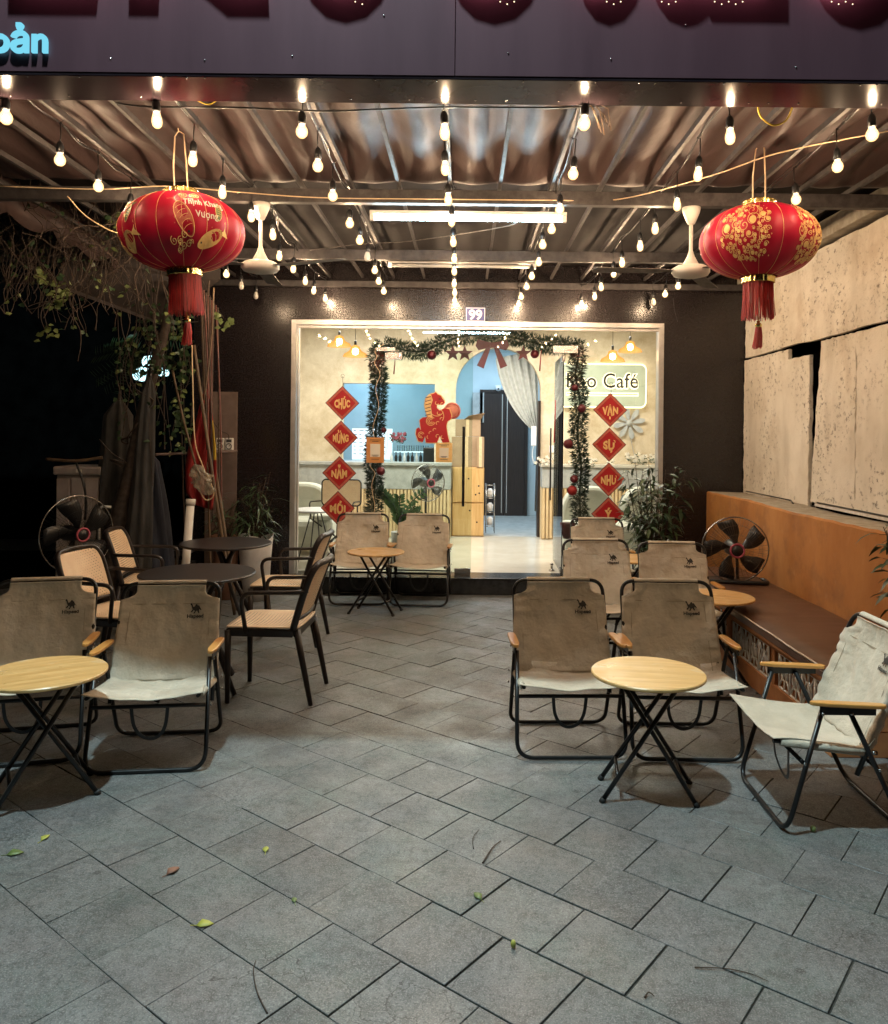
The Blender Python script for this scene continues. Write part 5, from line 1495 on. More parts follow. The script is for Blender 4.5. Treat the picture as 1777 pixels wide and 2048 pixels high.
for j in range(n):
    for i in range(12):
        a = j * 13 + i; mb.f.append([a, a + 1, a + 14, a + 13]); mb.m.append(1 if (i > 9 and 8 < j < 17) else 0); mb.sm.append(True)
mb.build("cloth", [Mt['red_cloth'], Mt['yellow_cloth']], fl, solid=.004)
# board, timers, rail, pvc, bag
bo = thing("leaning_board", "brown rusty sheet standing against the granite front at the left", "board", (at(443, 900, 7.94).x, 7.95, 0))
A, B = at(412, 783, 7.94), at(475, 783, 7.94)
MB().b2(A.x - bo.location.x, B.x - bo.location.x, -.012, .012, 0, A.z).build("sheet", Mt['rust_board'], bo, bevel=.003)
for i, px in enumerate((441.5, 459.5)):
    tm = thing("timer_socket", ("left" if i == 0 else "right") + " one of two white timer sockets side by side on the brown board", "socket", at(px, 888, 7.90), 0, "white timer sockets on the board")
    MB().b2(-.039, .039, -.025, .02, -.060, .060).build("case", Mt['gauge_white'], tm, bevel=.008)
    MB().tube([(.026 * math.cos(2 * math.pi * k / 20), -.027, -.022 + .026 * math.sin(2 * math.pi * k / 20)) for k in range(20)], .0045, 6, closed=True).build("dial_ring", Mt['ink'], tm)
    MB().b2(-.026, .026, -.0275, -.0255, .018, .046).build("display", Mt['ink'], tm)
    MB().tube([(0, -.028, -.022), (.012, -.028, -.010)], .003, 5).build("dial_mark", Mt['ink'], tm)
tag(MB().tube(smoothpath([at(425, 840, 7.85), at(440, 860, 7.85), at(456, 868, 7.86), at(458, 878, 7.87)], 5), .005, 6).build("timer_lead", Mt['twig']), "brown lead running down to the twin timer sockets", "cable")
tag(MB().tube([at(312, 909, 6.88), at(474, 902, 7.6)], .012, 8).build("rail", Mt['rust_board']), "horizontal rusty rail behind the leaning poles", "rail")
A, B = at(381, 1010, 6.75), at(364, 1180, 6.70); B.z = .01
pv = MB(); pv.tube([B, A], .034, 16); pv.tube([A, A + (A - B).normalized() * .05], .040, 16)
tag(pv.build("drain_pipe", Mt['white_paint']), "thick white plastic pipe leaning behind the dark round tables", "pipe")
bg = thing("plastic_bag", "crumpled translucent plastic bag hanging from the leaning poles", "bag", at(404, 962, 6.83)); mb = MB(); n, sg = 26, 40
for i in range(n + 1):
    f_ = i / n; r_ = .075 * math.sin(math.pi * (f_ * .86 + .06)) ** .8
    for k in range(sg):
        q = 2 * math.pi * k / sg; rr_ = r_ * (1 + .9 * noise.noise(Vector((math.cos(q) * 2.4, math.sin(q) * 2.4, f_ * 7)))); mb.v.append(Vector((rr_ * math.cos(q) + (.5 - f_) * -.10, rr_ * .5 * math.sin(q), .14 - f_ * .26)))
for i in range(n):
    for k in range(sg): k2 = (k + 1) % sg; mb.f.append([i * sg + k, i * sg + k2, (i + 1) * sg + k2, (i + 1) * sg + k]); mb.m.append(0); mb.sm.append(True)
mb.build("bag_film", Mt['bag_film'], bg)
# slanting sheet under the canopy at the left and alley lamps
A = [at(118, 575, 6.6), at(126, 515, 6.6), at(440, 500, 7.4), at(440, 560, 7.4), at(322, 650, 7.4)]
o0 = A[0].copy(); mb = MB(); mb.add([p - o0 for p in A] + [p - o0 + Vector((0, .02, .01)) for p in A], [(0, 1, 2, 3, 4), (9, 8, 7, 6, 5)] + [(i, (i + 1) % 5, (i + 1) % 5 + 5, i + 5) for i in range(5)])
o = mb.build("slanted_sheet", Mt['dark_sheet']); o.location = o0; tag(o, "slanted brown sheet under the canopy roof at the upper left", "panel")
for i, (px, py, r_, lb) in enumerate(((284, 748, .11, "lower left of three bluish white lamps glowing in the dark alley"), (300, 723, .095, "topmost of three bluish white lamps glowing in the dark alley"), (327, 744, .07, "small right one of three bluish white lamps glowing in the dark alley"))):
    t = thing("alley_lamp", lb, "lamp", at(px, py, 9.6), 0, "lamps in the dark alley")
    MB().lathe([(0, -r_ * .8), (r_ * .8, -r_ * .6), (r_, 0), (r_ * .7, r_ * .6), (0, r_ * .8)], (0, 0, 0), 16).build("lamp_globe", Mt['alley_lamp'], t)
    MB().tube([(0, 0, r_ * .7), (0, .1, r_ * 2), (0, .7, r_ * 2)], .012, 6).build("lamp_arm", Mt['black_tube'], t)
pm = thing("palm_fern", "dim fern fronds lit from behind by the alley lamps", "plant", at(290, 735, 9.2)); lf = MB(); rr = random.Random(2)
for k in range(13):
    a = rr.uniform(0, 6.28); path = smoothpath([(0, 0, 0), (math.cos(a) * .25, rr.uniform(-.1, .1), math.sin(a) * .2 + .1), (math.cos(a) * .55, rr.uniform(-.1, .1), math.sin(a) * .35)], 8)
    for i in range(2, len(path)):
        for s in (-1, 1): lf.leaf(path[i], (path[i] - path[i - 1]).normalized() * .4 + Vector((-math.sin(a) * s, -.2, math.cos(a) * s)), .12, .012, (0, -1, 0))
lf.build("fronds", Mt['leaf_dark'], pm)
# low clutter under the rail: dark crate and branch
ck = thing("plastic_crate", "dark plastic crate on the ground behind the left tables", "crate", (at(330, 1120, 7.5).x, 7.5, 0))
mb = MB()
for z in (.02, .16, .30, .44): mb.b2(-.24, .24, -.16, -.14, z, z + .05); mb.b2(-.24, .24, .14, .16, z, z + .05); mb.b2(-.24, -.22, -.14, .14, z, z + .05); mb.b2(.22, .24, -.14, .14, z, z + .05)
for x in (-.24, -.08, .07, .22): mb.b2(x, x + .02, -.165, -.160, .02, .49)
mb.b2(-.24, .24, -.14, .14, 0, .02); mb.build("crate_body", Mt['black_plastic'], ck)
speck('coin_pink', (.62, .20, .15), (.72, .30, .22), 20, .5)
# ================================================================ NEW YEAR DIAMONDS ON THE GLASS
def diamond(px, py, word, label, y=8.043, s=.172):
    p = at(px, py, y); t = thing("diamond_sign", label, "decoration", p, 0, "red diamond cards stuck on the glass")
    def sq(r_, d0, d1): return MB().prism([(-r_, 0), (0, r_), (r_, 0), (0, -r_)], d0, d1)
    sq(s, -.002, .0, ).build("card", Mt['maroon'], t)
    b = MB(); o_, i_ = s * .95, s * .77
    for q in range(4):
        a0, a1 = q * math.pi / 2, (q + 1) * math.pi / 2
        P = [(o_ * math.cos(a0), o_ * math.sin(a0)), (o_ * math.cos(a1), o_ * math.sin(a1)), (i_ * math.cos(a1), i_ * math.sin(a1)), (i_ * math.cos(a0), i_ * math.sin(a0))]
        b.add([(x, -.0042, z) for x, z in P], [(0, 1, 2, 3)])
    # key pattern teeth
    b.build("border", Mt['salmon_print'], t)
    sq(i_ * .97, -.0048, -.0021).build("field", Mt['crimson'], t)
    if word:
        vs, fs = text_geo(word, .085, 0, .0045, 1.06)
        x0 = min(v.x for v in vs); x1 = max(v.x for v in vs); hw = (x1 - x0) / 2; cx = (x0 + x1) / 2
        tgt = s * .46 if len(word) > 2 else s * (.36 if len(word) == 2 else .22)
        base = [v for v in vs if -.002 < v.y < .062]
        mid = .031
        V = []
        for v in vs:
            u = (v.x - cx) / hw; k = 1.0 + .85 * (1 - abs(u)) if len(word) > 1 else 1.5
            V.append(Vector((u * tgt, -.0062, (v.y - mid) * k * .95 - .004)))
        MB().add(V, fs).build("lettering", Mt['gold_print'], t)
    return t
for (px, py, wd_, lb) in ((685, 806, "CHÚC", "red diamond card reading CHÚC, topmost of the left column"), (682, 875, "MỪNG", "red diamond card reading MỪNG, second of the left column"),
                          (679, 946, "NĂM", "red diamond card reading NĂM, third of the left column"), (676, 1016, "MỚI", "red diamond card reading MỚI, lowest of the left column"),
                          (1221, 820, "VẠN", "red diamond card reading VẠN, topmost of the right column"), (1219, 889, "SỰ", "red diamond card reading SỰ, second of the right column"),
                          (1218, 959, "NHƯ", "red diamond card reading NHƯ, third of the right column"), (1217, 1028, "Ý", "red diamond card reading Ý, lowest of the right column")):
    diamond(px, py, wd_, lb)
for i, (px, py) in enumerate(((686, 752), (1223, 768))):
    a = at(px, py, 8.04); b = at(px, py + (20 if i == 0 else 18), 8.04)
    mb = MB().tube([a, b], .0022, 5); mb.tube([a + Vector((.018 * math.cos(q / 2), -.004, .018 * math.sin(q / 2))) for q in range(13)], .0022, 4)
    tag(mb.build("sucker_hook", Mt['black_tube']), ("left" if i == 0 else "right") + " suction hook and string holding a column of diamond cards", "hook")
# horse cut-out
hs = thing("horse_cutout", "red and gold paper horse cut-out hung on the glass beside the door", "decoration", at(872, 838, 8.04))
sc_ = 8.04 / 1600 * 1.0
def hp(px, py): return ((px - 872) * sc_, -(py - 838) * sc_)
outline = [(868, 787), (872, 784), (875, 789), (881, 791), (885, 797), (890, 804), (888, 809), (882, 810), (874, 808), (874, 816), (880, 821), (889, 816), (899, 818), (903, 830), (902, 838), (895, 843), (893, 852), (895, 864), (897, 874), (900, 884), (886, 885), (880, 871), (875, 885), (853, 885), (851, 872), (847, 884), (838, 882), (833, 868), (834, 858), (838, 855), (843, 861), (841, 848), (840, 840), (846, 835), (855, 834), (852, 824), (849, 812), (851, 799), (858, 790)]
big = [((x - 868) * 1.05 + 868, (y - 838) * 1.04 + 838) for x, y in outline]
MB().prism([hp(*p) for p in big], -.002, .002).build("gold_rim", Mt['gold_print'], hs)
MB().prism([hp(*p) for p in outline], -.006, -.0025).build("horse_body", Mt['crimson'], hs)
g_ = MB()
def arcs(cx, cy, r0, a0, a1, n=10, w=.0045): g_.tube([Vector((hp(cx + r0 * math.cos(a0 + (a1 - a0) * i / n), cy + r0 * math.sin(a0 + (a1 - a0) * i / n))[0], -.008, hp(cx + r0 * math.cos(a0 + (a1 - a0) * i / n), cy + r0 * math.sin(a0 + (a1 - a0) * i / n))[1])) for i in range(n + 1)], w * .95, 4)
mn = MB(); mn.add([(hp(x, y)[0], -.0072, hp(x, y)[1]) for x, y in ((862, 789), (866, 800), (862, 812), (864, 826), (866, 836), (856, 834), (851, 822), (849, 811), (852, 798), (857, 790))], [tuple(range(10))]); mn.build('mane', Mt['gold_print'], hs)
mn = MB()
for k in range(6): mn.tube([Vector((hp(851, 796 + k * 7)[0], -.0085, hp(851, 796 + k * 7)[1])), Vector((hp(862, 793 + k * 7)[0], -.0085, hp(862, 793 + k * 7)[1]))], .005, 4)
mn.tube([Vector((hp(878, 797)[0], -.0085, hp(878, 797)[1])), Vector((hp(881, 798)[0], -.0085, hp(881, 798)[1]))], .006, 5)
mn.build('mane_line', Mt['maroon'], hs)
for k in range(0): arcs(858 - k * .3, 795 + k * 4.5, 5.5, 2.0, 4.4)
for r0 in (3, 6, 9): arcs(862, 842, r0, .3, 5.6)
for r0 in (3, 6): arcs(843, 870, r0, 1.0, 6.0)
for (cx, cy) in ((876, 846), (884, 838), (870, 860), (862, 866), (876, 872), (886, 874), (858, 874), (880, 812), (874, 806), (885, 808), (878, 826)): arcs(cx, cy, 3.2, rnd.uniform(0, 3), rnd.uniform(4, 6.5))
arcs(874, 818, 14, .4, 2.6)
arcs(872, 832, 16, 5.4, 6.9)
g_.build("gold_lines", Mt['gold_print'], hs)
cn = MB(); cn.lathe([(0, 0), (.085, 0), (.085, .003), (0, .003)], (.165, -.001, .085), 30, axis='y'); cn.build("coin", Mt['coin_pink'], hs)
MB().tube([(.165 + .070 * math.cos(2 * math.pi * k / 24), -.003, .085 + .070 * math.sin(2 * math.pi * k / 24)) for k in range(24)], .003, 4, closed=True).build("coin_ring", Mt['crimson'], hs)
# framed cards (their square codes left out)
def card(px, py, w_, h_, mt, label, Y=8.04):
    t = thing("notice_card", label, "notice", at(px, py, Y), 0)
    MB().b2(-w_ / 2, w_ / 2, -.004, .0, -h_ / 2, h_ / 2).build("backing", Mt[mt], t)
    MB().b2(-w_ * .28, w_ * .28, -.0058, -.0042, -h_ * .27, h_ * .24).build("white_field", Mt['paper'], t)
    l_ = MB()
    for (z, a) in ((.40, .30), (.34, .18), (-.20, .20), (-.24, .14), (-.36, .22)):
        l_.b2(-w_ * a, w_ * a, -.0072, -.006 if abs(z) < .27 else -.0042, h_ * z - .0022, h_ * z + .0022)
    l_.build("text_lines", Mt['ink'], t); return t
card(751, 900, .178, .255, 'orange_board', "orange framed payment notice hung over the left garland")
card(888.5, 905, .165, .195, 'gold_print', "yellowish notice card on the glass below the paper horse")

# ================================================================ GARLAND AND TRIMMINGS
def garland(name, label, pts, r_, dens, seed, baubles, wires):
    t = thing(name, label, "garland", at(*pts[len(pts) // 2])); o0 = Vector(t.location); rr = random.Random(seed)
    path = [p - o0 for p in smoothpath([at(*p) for p in pts], 8)]
    mb = MB()
    for i in range(len(path) - 1):
        a, b = path[i], path[i + 1]; d = (b - a); ln = d.length
        if ln < 1e-5: continue
        T = d.normalized(); U = T.orthogonal().normalized(); V = T.cross(U)
        for k in range(int(ln * dens)):
            p = a + d * rr.random(); q = rr.uniform(0, 6.28); tuft = .55 + .45 * abs(math.sin(i * 1.1 + seed)) ** .5
            dr = (U * math.cos(q) + V * math.sin(q)) + T * rr.uniform(-.5, .6); dr.y *= .8
            R_ = r_ * rr.uniform(.45, 1.15) * tuft; s = p + dr * R_ * .25
            mid = s + dr * R_ * .45
            for nn in range(3):
                e = dr + Vector((rr.uniform(-.5, .5), rr.uniform(-.5, .5), rr.uniform(-.5, .5)))
                w_ = e.cross(Vector((rr.random(), rr.random(), rr.random()))).normalized() * .0050
                mb.add([mid - w_, mid + w_, mid + e.normalized() * R_ * .42], [(0, 1, 2)])
            w_ = dr.cross(T).normalized() * .004
            mb.add([s - w_, s + w_, mid], [(0, 1, 2)])
    mb.build("fir_needles", Mt['garland_green'], t)
    MB().tube(path, .010, 6).build("core_wire", Mt['garland_green'], t)
    for (px, py, rad, kd) in baubles:
        c = at(px, py, pts[0][2] - .07) - o0
        b = MB().lathe([(0, -rad), (rad * .5, -rad * .866), (rad * .866, -rad * .5), (rad, 0), (rad * .866, rad * .5), (rad * .5, rad * .866), (0, rad)], c, 18)
        b.build("bauble", Mt[kd], t)
    if wires:
        MB().tube([p + Vector((.02 * math.sin(i * .7), -r_ * .85, 0)) for i, p in enumerate(path)], .003, 5).build("fairy_light_wire", Mt['strap_tan'], t)
    return t
garland("fir_garland", "artificial fir garland hanging down left of the glass door", [(747, 1030, 8.14), (750, 960, 8.14), (746, 925, 8.14), (752, 860, 8.14), (757, 790, 8.14), (758, 740, 8.14), (752, 712, 8.14), (766, 690, 8.14)], .105, 2300, 3, [(762, 942, .045, 'maroon'), (768, 860, .03, 'maroon')], True)
garland("fir_garland", "artificial fir garland with red baubles hanging down right of the open door", [(1162, 1050, 8.14), (1160, 985, 8.14), (1163, 930, 8.14), (1156, 870, 8.14), (1160, 800, 8.14), (1152, 750, 8.14), (1158, 705, 8.14), (1145, 685, 8.14)], .105, 1700, 6, [(1164, 817, .045, 'maroon'), (1137, 888, .05, 'maroon'), (1149, 958, .042, 'maroon'), (1145, 981, .052, 'plush_red'), (1150, 775, .035, 'maroon')], False)
garland("fir_garland", "artificial fir garland arching across the top of the door", [(770, 690, 8.16), (810, 700, 8.16), (850, 702, 8.16), (885, 685, 8.16), (930, 672, 8.16), (985, 668, 8.16), (1040, 678, 8.16), (1090, 690, 8.16), (1140, 690, 8.16)], .105, 1800, 9, [(864, 710, .05, 'maroon'), (1070, 708, .045, 'maroon')], False)
bow = thing("ribbon_bow", "large maroon ribbon bow hanging from the middle of the door garland", "bow", at(985, 692, 8.12)); mb = MB()
for s in (-1, 1):
    mb.prism([(s * .01, .0), (s * .085, -.23), (s * .155, -.20), (s * .05, .01)], -.012, -.008)
    mb.prism([(0, .03), (s * .15, .065), (s * .17, .0), (s * .14, -.045), (0, -.01)], -.02, -.014)
mb.prism([(-.025, .035), (.025, .035), (.02, -.02), (-.02, -.02)], -.028, -.02); mb.build("ribbon", Mt['maroon'], bow)
star = [(math.sin(2 * math.pi * k / 10) * (.085 if k % 2 == 0 else .036), math.cos(2 * math.pi * k / 10) * (.085 if k % 2 == 0 else .036)) for k in range(10)]
for i, px in enumerate((906, 930, 1047)):
    o = MB().prism(star, -.004, .004).build("star_ornament", Mt['maroon']); o.location = at(px, 707, 8.09); tag(o, ("leftmost", "middle", "rightmost")[i] + " of the three maroon stars under the door garland", "ornament", "maroon stars under the garland")
for i, (px, y0, y1) in enumerate(((791, 715, 748), (1083, 700, 742), (1112, 800, 885))):
    a, b = at(px, y0, 8.12), at(px - 3, y1, 8.12); mb = MB().tube([a, b], [.010, .018], 6, flat=(1, .4))
    tag(mb.build("red_tag", Mt['plush_red']), ("narrow red hanging tag under the left end of the garland", "narrow red hanging tag under the right end of the garland", "long red paper charm hanging on the door handle")[i], "charm")
bk = MB().lathe([(0, -.08), (.045, -.075), (.07, .02), (.08, .085), (.0, .09)], (0, 0, 0), 18).build("gift_pouch", Mt['maroon']); bk.location = at(1136, 1062, 8.13); tag(bk, "maroon pouch hanging at the foot of the right garland", "ornament")

# ================================================================ INSIDE THE CAFE
# counter front with terrazzo band and slats
ct = thing("service_counter", "counter with grey terrazzo band and vertical slatted front under the inner window", "counter", (-1.3, 10.95, .165))
MB().b2(-1.5, 1.12, -.12, .14, .66, .98).build("band", Mt['grey_terrazzo'], ct, bevel=.004)
MB().b2(-1.52, 1.13, -.15, .14, .981, 1.02).build("worktop", Mt['grey_terrazzo'], ct, bevel=.004)
sl = MB()
for k in range(54): sl.b2(-1.5 + k * .0485, -1.5 + k * .0485 + .030, -.115, -.08, .02, .655)
sl.b2(-1.5, 1.12, -.078, .14, .0, .655); sl.build("slats", Mt['slat_wood'], ct)
lg = thing("wall_ledge", "grey ledge with slatted front along the inner right wall, dressed with white flowers", "ledge", (2.0, 10.95, .165))
MB().b2(-.95, .88, -.16, .14, .70, .98).build("band", Mt['grey_terrazzo'], lg, bevel=.004)
MB().b2(-.97, .88, -.18, .14, .981, 1.02).build("top", Mt['pale_floor'], lg, bevel=.004)
sl = MB()
for k in range(37): sl.b2(-.94 + k * .049, -.94 + k * .049 + .030, -.155, -.12, .02, .695)
sl.b2(-.95, .88, -.118, .14, 0, .695); sl.build("slats", Mt['slat_wood'], lg)
def flowers(px, py, Y, w_, n, label, mt='petal_grey'):
    t = thing("artificial_flowers", label, "flowers", at(px, py, Y)); a, b = MB(), MB(); rr = random.Random(px)
    for k in range(n):
        p = Vector((rr.uniform(-w_, w_), rr.uniform(-.06, .03), rr.uniform(-.02, .10)))
        for q in range(5): a.leaf(p, (math.cos(q * 1.26), -.3, math.sin(q * 1.26)), .028, .020, (0, -1, .2))
        for q in range(2): b.leaf(p + Vector((rr.uniform(-.03, .03), 0, -.02)), (rr.uniform(-1, 1), -.2, rr.uniform(-.5, .6)), .05, .014)
    a.build("petals", Mt[mt], t); b.build("leaves", Mt['leaf_dark'], t)
flowers(1285, 922, 10.82, .22, 46, "heap of small white flowers at the right end of the inner ledge", 'paper')
flowers(1180, 928, 10.82, .35, 24, "thin row of white flowers along the middle of the inner ledge", 'paper')
flowers(1092, 925, 10.80, .14, 18, "white and green flowers at the left end of the inner ledge", 'paper')
flowers(798, 880, 11.7, .10, 30, "pink flower bunch seen through the inner window", 'fan_pink')
# pine cabinet and boxes
cb = thing("pine_cabinet", "yellow pine cabinet with two stacked doors at the left of the arch", "cabinet", (.06, 11.05, .165))
MB().b2(-.225, .215, .0, .36, 0, .955).build("carcass", Mt['pine'], cb, bevel=.004)
MB().b2(-.215, .205, -.018, -.002, .015, .455).build("door", Mt['pine'], cb, bevel=.004)
MB().b2(-.215, .205, -.018, -.002, .475, .94).build("door", Mt['pine'], cb, bevel=.004)
kn = MB()
for (x, z) in ((.0, .80), (.14, .70), (.10, .58), (.15, .60), (.02, .36), (.12, .20)): kn.lathe([(0, -.0195), (.012, -.0195), (.012, -.018)], (x, 0, z), 10, axis='y')
kn.build("wood_knot", Mt['twig'], cb)
for i, (x, w_, z0, h_, y, lb) in enumerate(((-.02, .42, 1.122, .42, 11.22, "tall cardboard box on the pine cabinet"), (.17, .10, 1.122, .42, 11.16, "narrow cardboard box beside the tall one on the pine cabinet"), (-.01, .36, 1.545, .24, 11.24, "topmost open cardboard box above the pine cabinet"))):
    b = thing("cardboard_box", lb, "box", (x + .05, y, z0), 0)
    MB().b2(-w_ / 2, w_ / 2, -.13, .13, 0, h_).build("carton", Mt['cardboard'], b, bevel=.003)
    MB().b2(-.02, .02, -.1325, -.1305, 0.0, h_).build("tape", Mt['strap_tan'], b)
    if i == 2: MB().add([(-.05, -.13, h_), (.18, -.13, h_), (.24, -.20, h_ + .09), (.02, -.2, h_ + .05)], [(0, 1, 2, 3)]).build("flap", Mt['cardboard'], b, solid=.003)
# trolley right of the cabinet
tl = thing("wire_trolley", "slim wire trolley with odds and ends beside the pine cabinet", "trolley", (.37, 11.35, .16))
mb = MB()
for x in (-.06, .06):
    for y in (-.1, .1): mb.tube([(x, y, .03), (x, y, .72)], .006, 6)
for z in (.12, .32, .52, .70): mb.tube([(-.06, -.1, z), (.06, -.1, z), (.06, .1, z), (-.06, .1, z)], .005, 5, closed=True)
mb.build("wire_frame", Mt['steel'], tl)
for z in (.13, .33, .53): MB().lathe([(0, 0), (.04, 0), (.045, .09), (.02, .12), (0, .12)], (0, 0, z), 12).build("jar", Mt['white_enamel'], tl)
# pendants
def pendant(px, py, Y, label):
    t = thing("pendant_lamp", label, "pendant lamp", at(px, py, Y), 0, "amber glass pendant lamps inside the café")
    n = 30; mb = MB(); prof = [(.018, .105), (.05, .09), (.056, .065), (.075, .035), (.125, .005), (.142, -.028), (.135, -.034)]
    for (r_, h) in prof:
        for k in range(n):
            q = 2 * math.pi * k / n; rr_ = r_ + (.005 * math.cos(q * 10) if r_ > .1 else 0); mb.v.append(Vector((rr_ * math.cos(q), rr_ * math.sin(q), h)))
    for i in range(len(prof) - 1):
        for k in range(n): k2 = (k + 1) % n; mb.f.append([i * n + k, i * n + k2, (i + 1) * n + k2, (i + 1) * n + k]); mb.m.append(0); mb.sm.append(True)
    mb.build("glass_shade", Mt['amber_shade'], t)
    MB().lathe([(0, -.01), (.028, .0), (.036, .03), (.028, .06), (0, .07)], (0, 0, 0), 14).build("lamp_bulb", Mt['pendant_core'], t)
    MB().tube([(0, 0, .105), (0, 0, 3.14 - t.location.z)], .003, 5).build("cord", Mt['black_tube'], t)
    MB().lathe([(.014, .10), (.016, .15), (.006, .16)], (0, 0, 0), 12).build("cap", Mt['black_plastic'], t)
pendant(679, 688, 9.6, "amber pendant lamp inside, leftmost, higher one of the left pair")
pendant(711, 708, 9.3, "amber pendant lamp inside, lower right one of the left pair")
pendant(1226, 718, 9.3, "amber pendant lamp inside, lower left one of the right pair, before the café sign")
pendant(1261, 699, 9.6, "amber pendant lamp inside, rightmost, higher one of the right pair")
# backlit café sign
cs = thing("cafe_wall_sign", "sage green rounded wall sign with backlit café lettering", "sign", at(1205, 771, 11.02), 0)
W2, H2, rc = .595, .285, .07
def rrect(w_, h_, r_, n=6):
    out = []
    for (cx, cy, a0) in ((w_ - r_, h_ - r_, 0), (-w_ + r_, h_ - r_, 90), (-w_ + r_, -h_ + r_, 180), (w_ - r_, -h_ + r_, 270)):
        for k in range(n + 1): a = R(a0 + 90 * k / n); out.append((cx + r_ * math.cos(a), cy + r_ * math.sin(a)))
    return out
MB().prism(rrect(W2 + .022, H2 + .022, rc + .02), .012, .03).build("glow_edge", Mt['sign_glow'], cs)
speck("sage_panel", (.44, .50, .38), (.50, .56, .44), 4, .6, 0)
MB().prism(rrect(W2, H2, rc), -.006, .010).build("panel", Mt['sage_panel'], cs)
def sign_text(txt, size, cx, cz, off, y, nm, mt, wtarget):
    vs, fs = text_geo(txt, size, .0, off, 1.05); x0 = min(v.x for v in vs); x1 = max(v.x for v in vs); k = wtarget / (x1 - x0)
    MB().add([((v.x - (x0 + x1) / 2) * k + cx, y, v.y * k * 1.12 + cz) for v in vs], fs).build(nm, Mt[mt], cs)
sign_text("Kao Café", .20, .0, -.032, .013, -.010, "letter_glow", 'sign_glow', 1.00)
sign_text("Kao Café", .20, .0, -.028, .002, -.022, "letters", 'logo_ink', .98)
MB().b2(-W2 * .84, W2 * .84, -.0095, -.0075, -.145, -.095).build("line_glow", Mt['sign_glow'], cs)
MB().b2(-W2 * .82, W2 * .82, -.02, -.012, -.124, -.114).build("underline", Mt['logo_ink'], cs)
# painted flower
pf_ = thing("flower_relief", "grey paper daisy with a thin stem on the inner wall below the café sign", "decoration", at(1259, 846, 11.07)); mb = MB()
for k in range(8):
    a = k * 2 * math.pi / 8 + .2; L_ = .225
    c, s = math.cos(a), math.sin(a); out = [(0.02, .0), (.08, .022), (.17, .038), (.215, .02), (.225, 0), (.215, -.02), (.17, -.038), (.08, -.022)]
    mb.prism([(x * c - z * s, x * s + z * c) for x, z in out], -.012, -.004)
mb.build("petals", Mt['petal_grey'], pf_)
MB().lathe([(.045, 0), (.04, -.02), (.0, -.026)], (0, -.008, 0), 20, axis='y').build("centre", Mt['grey_terrazzo'], pf_)
MB().tube(smoothpath([(.0, -.004, -.04), (.03, -.004, -.25), (.09, -.004, -.50)], 6), .004, 5).build("stem", Mt['petal_grey'], pf_)
# sofas
def sofa(x, y, w_, label, rz=0):
    t = thing("sofa", label, "sofa", (x, y, .165), rz, "pale rounded sofas inside")
    MB().b2(-w_ / 2, w_ / 2, -.35, .38, .06, .40).build("seat", Mt['cream_fabric'], t, bevel=.07)
    n = max(1, round(w_ / .75))
    for k in range(n):
        x0 = -w_ / 2 + k * w_ / n; ww = w_ / n
        mb = MB(); nu, nv = 20, 10
        poly = [(x0 + .004 + (ww - .008) * i / nu, .38 + .42 * (1 - abs(2 * i / nu - 1) ** 3.2) ** .6) for i in range(nu + 1)]
        poly = [(x0 + .004, .32)] + poly + [(x0 + ww - .004, .32)]
        mb.prism(poly, .16, .38); mb.build("back_cushion", Mt['cream_fabric'], t, bevel=.04)
    return t
sofa(1.86, 9.45, 1.42, "pale rounded sofa behind the right window pane")
sofa(-2.02, 9.6, .9, "pale sofa corner at the left edge of the window")
# inner table + cane back chair
it = thing("side_table", "small white round table inside behind the left diamonds", "table", (-1.62, 8.75, .165))
MB().lathe([(0, .56), (.26, .56), (.27, .57), (.26, .58), (0, .58)], (0, 0, 0), 36).build("tabletop", Mt['white_enamel'], it)
for k in range(4):
    a = k * math.pi / 2 + .5; MB().tube([(.05 * math.cos(a), .05 * math.sin(a), .56), (.2 * math.cos(a), .2 * math.sin(a), .005)], .007, 6).build("leg", Mt['black_tube'], it)
ic = thing("indoor_chair", "indoor chair with cane back and crossed black wire legs behind the left diamonds", "chair", (-1.50, 9.35, .165), R(-8))
mb = MB(); n = 10
mb.prism(rrect(.235, .15, .05), .20, .215); 
for i, p in enumerate(mb.v): mb.v[i] = p + Vector((0, .02, .70))
mb.build("cane_back", Mt['cane'], ic)
MB().tube([(x, .225, z + .70) for x, z in rrect(.24, .155, .05)], .010, 6, closed=True).build("back_frame", Mt['black_tube'], ic)
MB().b2(-.23, .23, -.22, .20, .42, .47).build("seat", Mt['cream_fabric'], ic, bevel=.02)
lg_ = MB()
for s in (-1, 1):
    lg_.tube([(s * .22, -.2, .42), (-s * .2, .2, 0)], .008, 6); lg_.tube([(s * .22, .2, .42), (-s * .2, -.2, 0)], .008, 6); lg_.tube(rounded([(s * .235, .21, .60), (s * .26, -.18, .62), (s * .23, -.2, .42)], .06, 5), .009, 6)
    lg_.tube([(s * .20, .22, .44), (s * .20, .235, .60)], .009, 6)
lg_.build("wire_legs", Mt['black_tube'], ic)
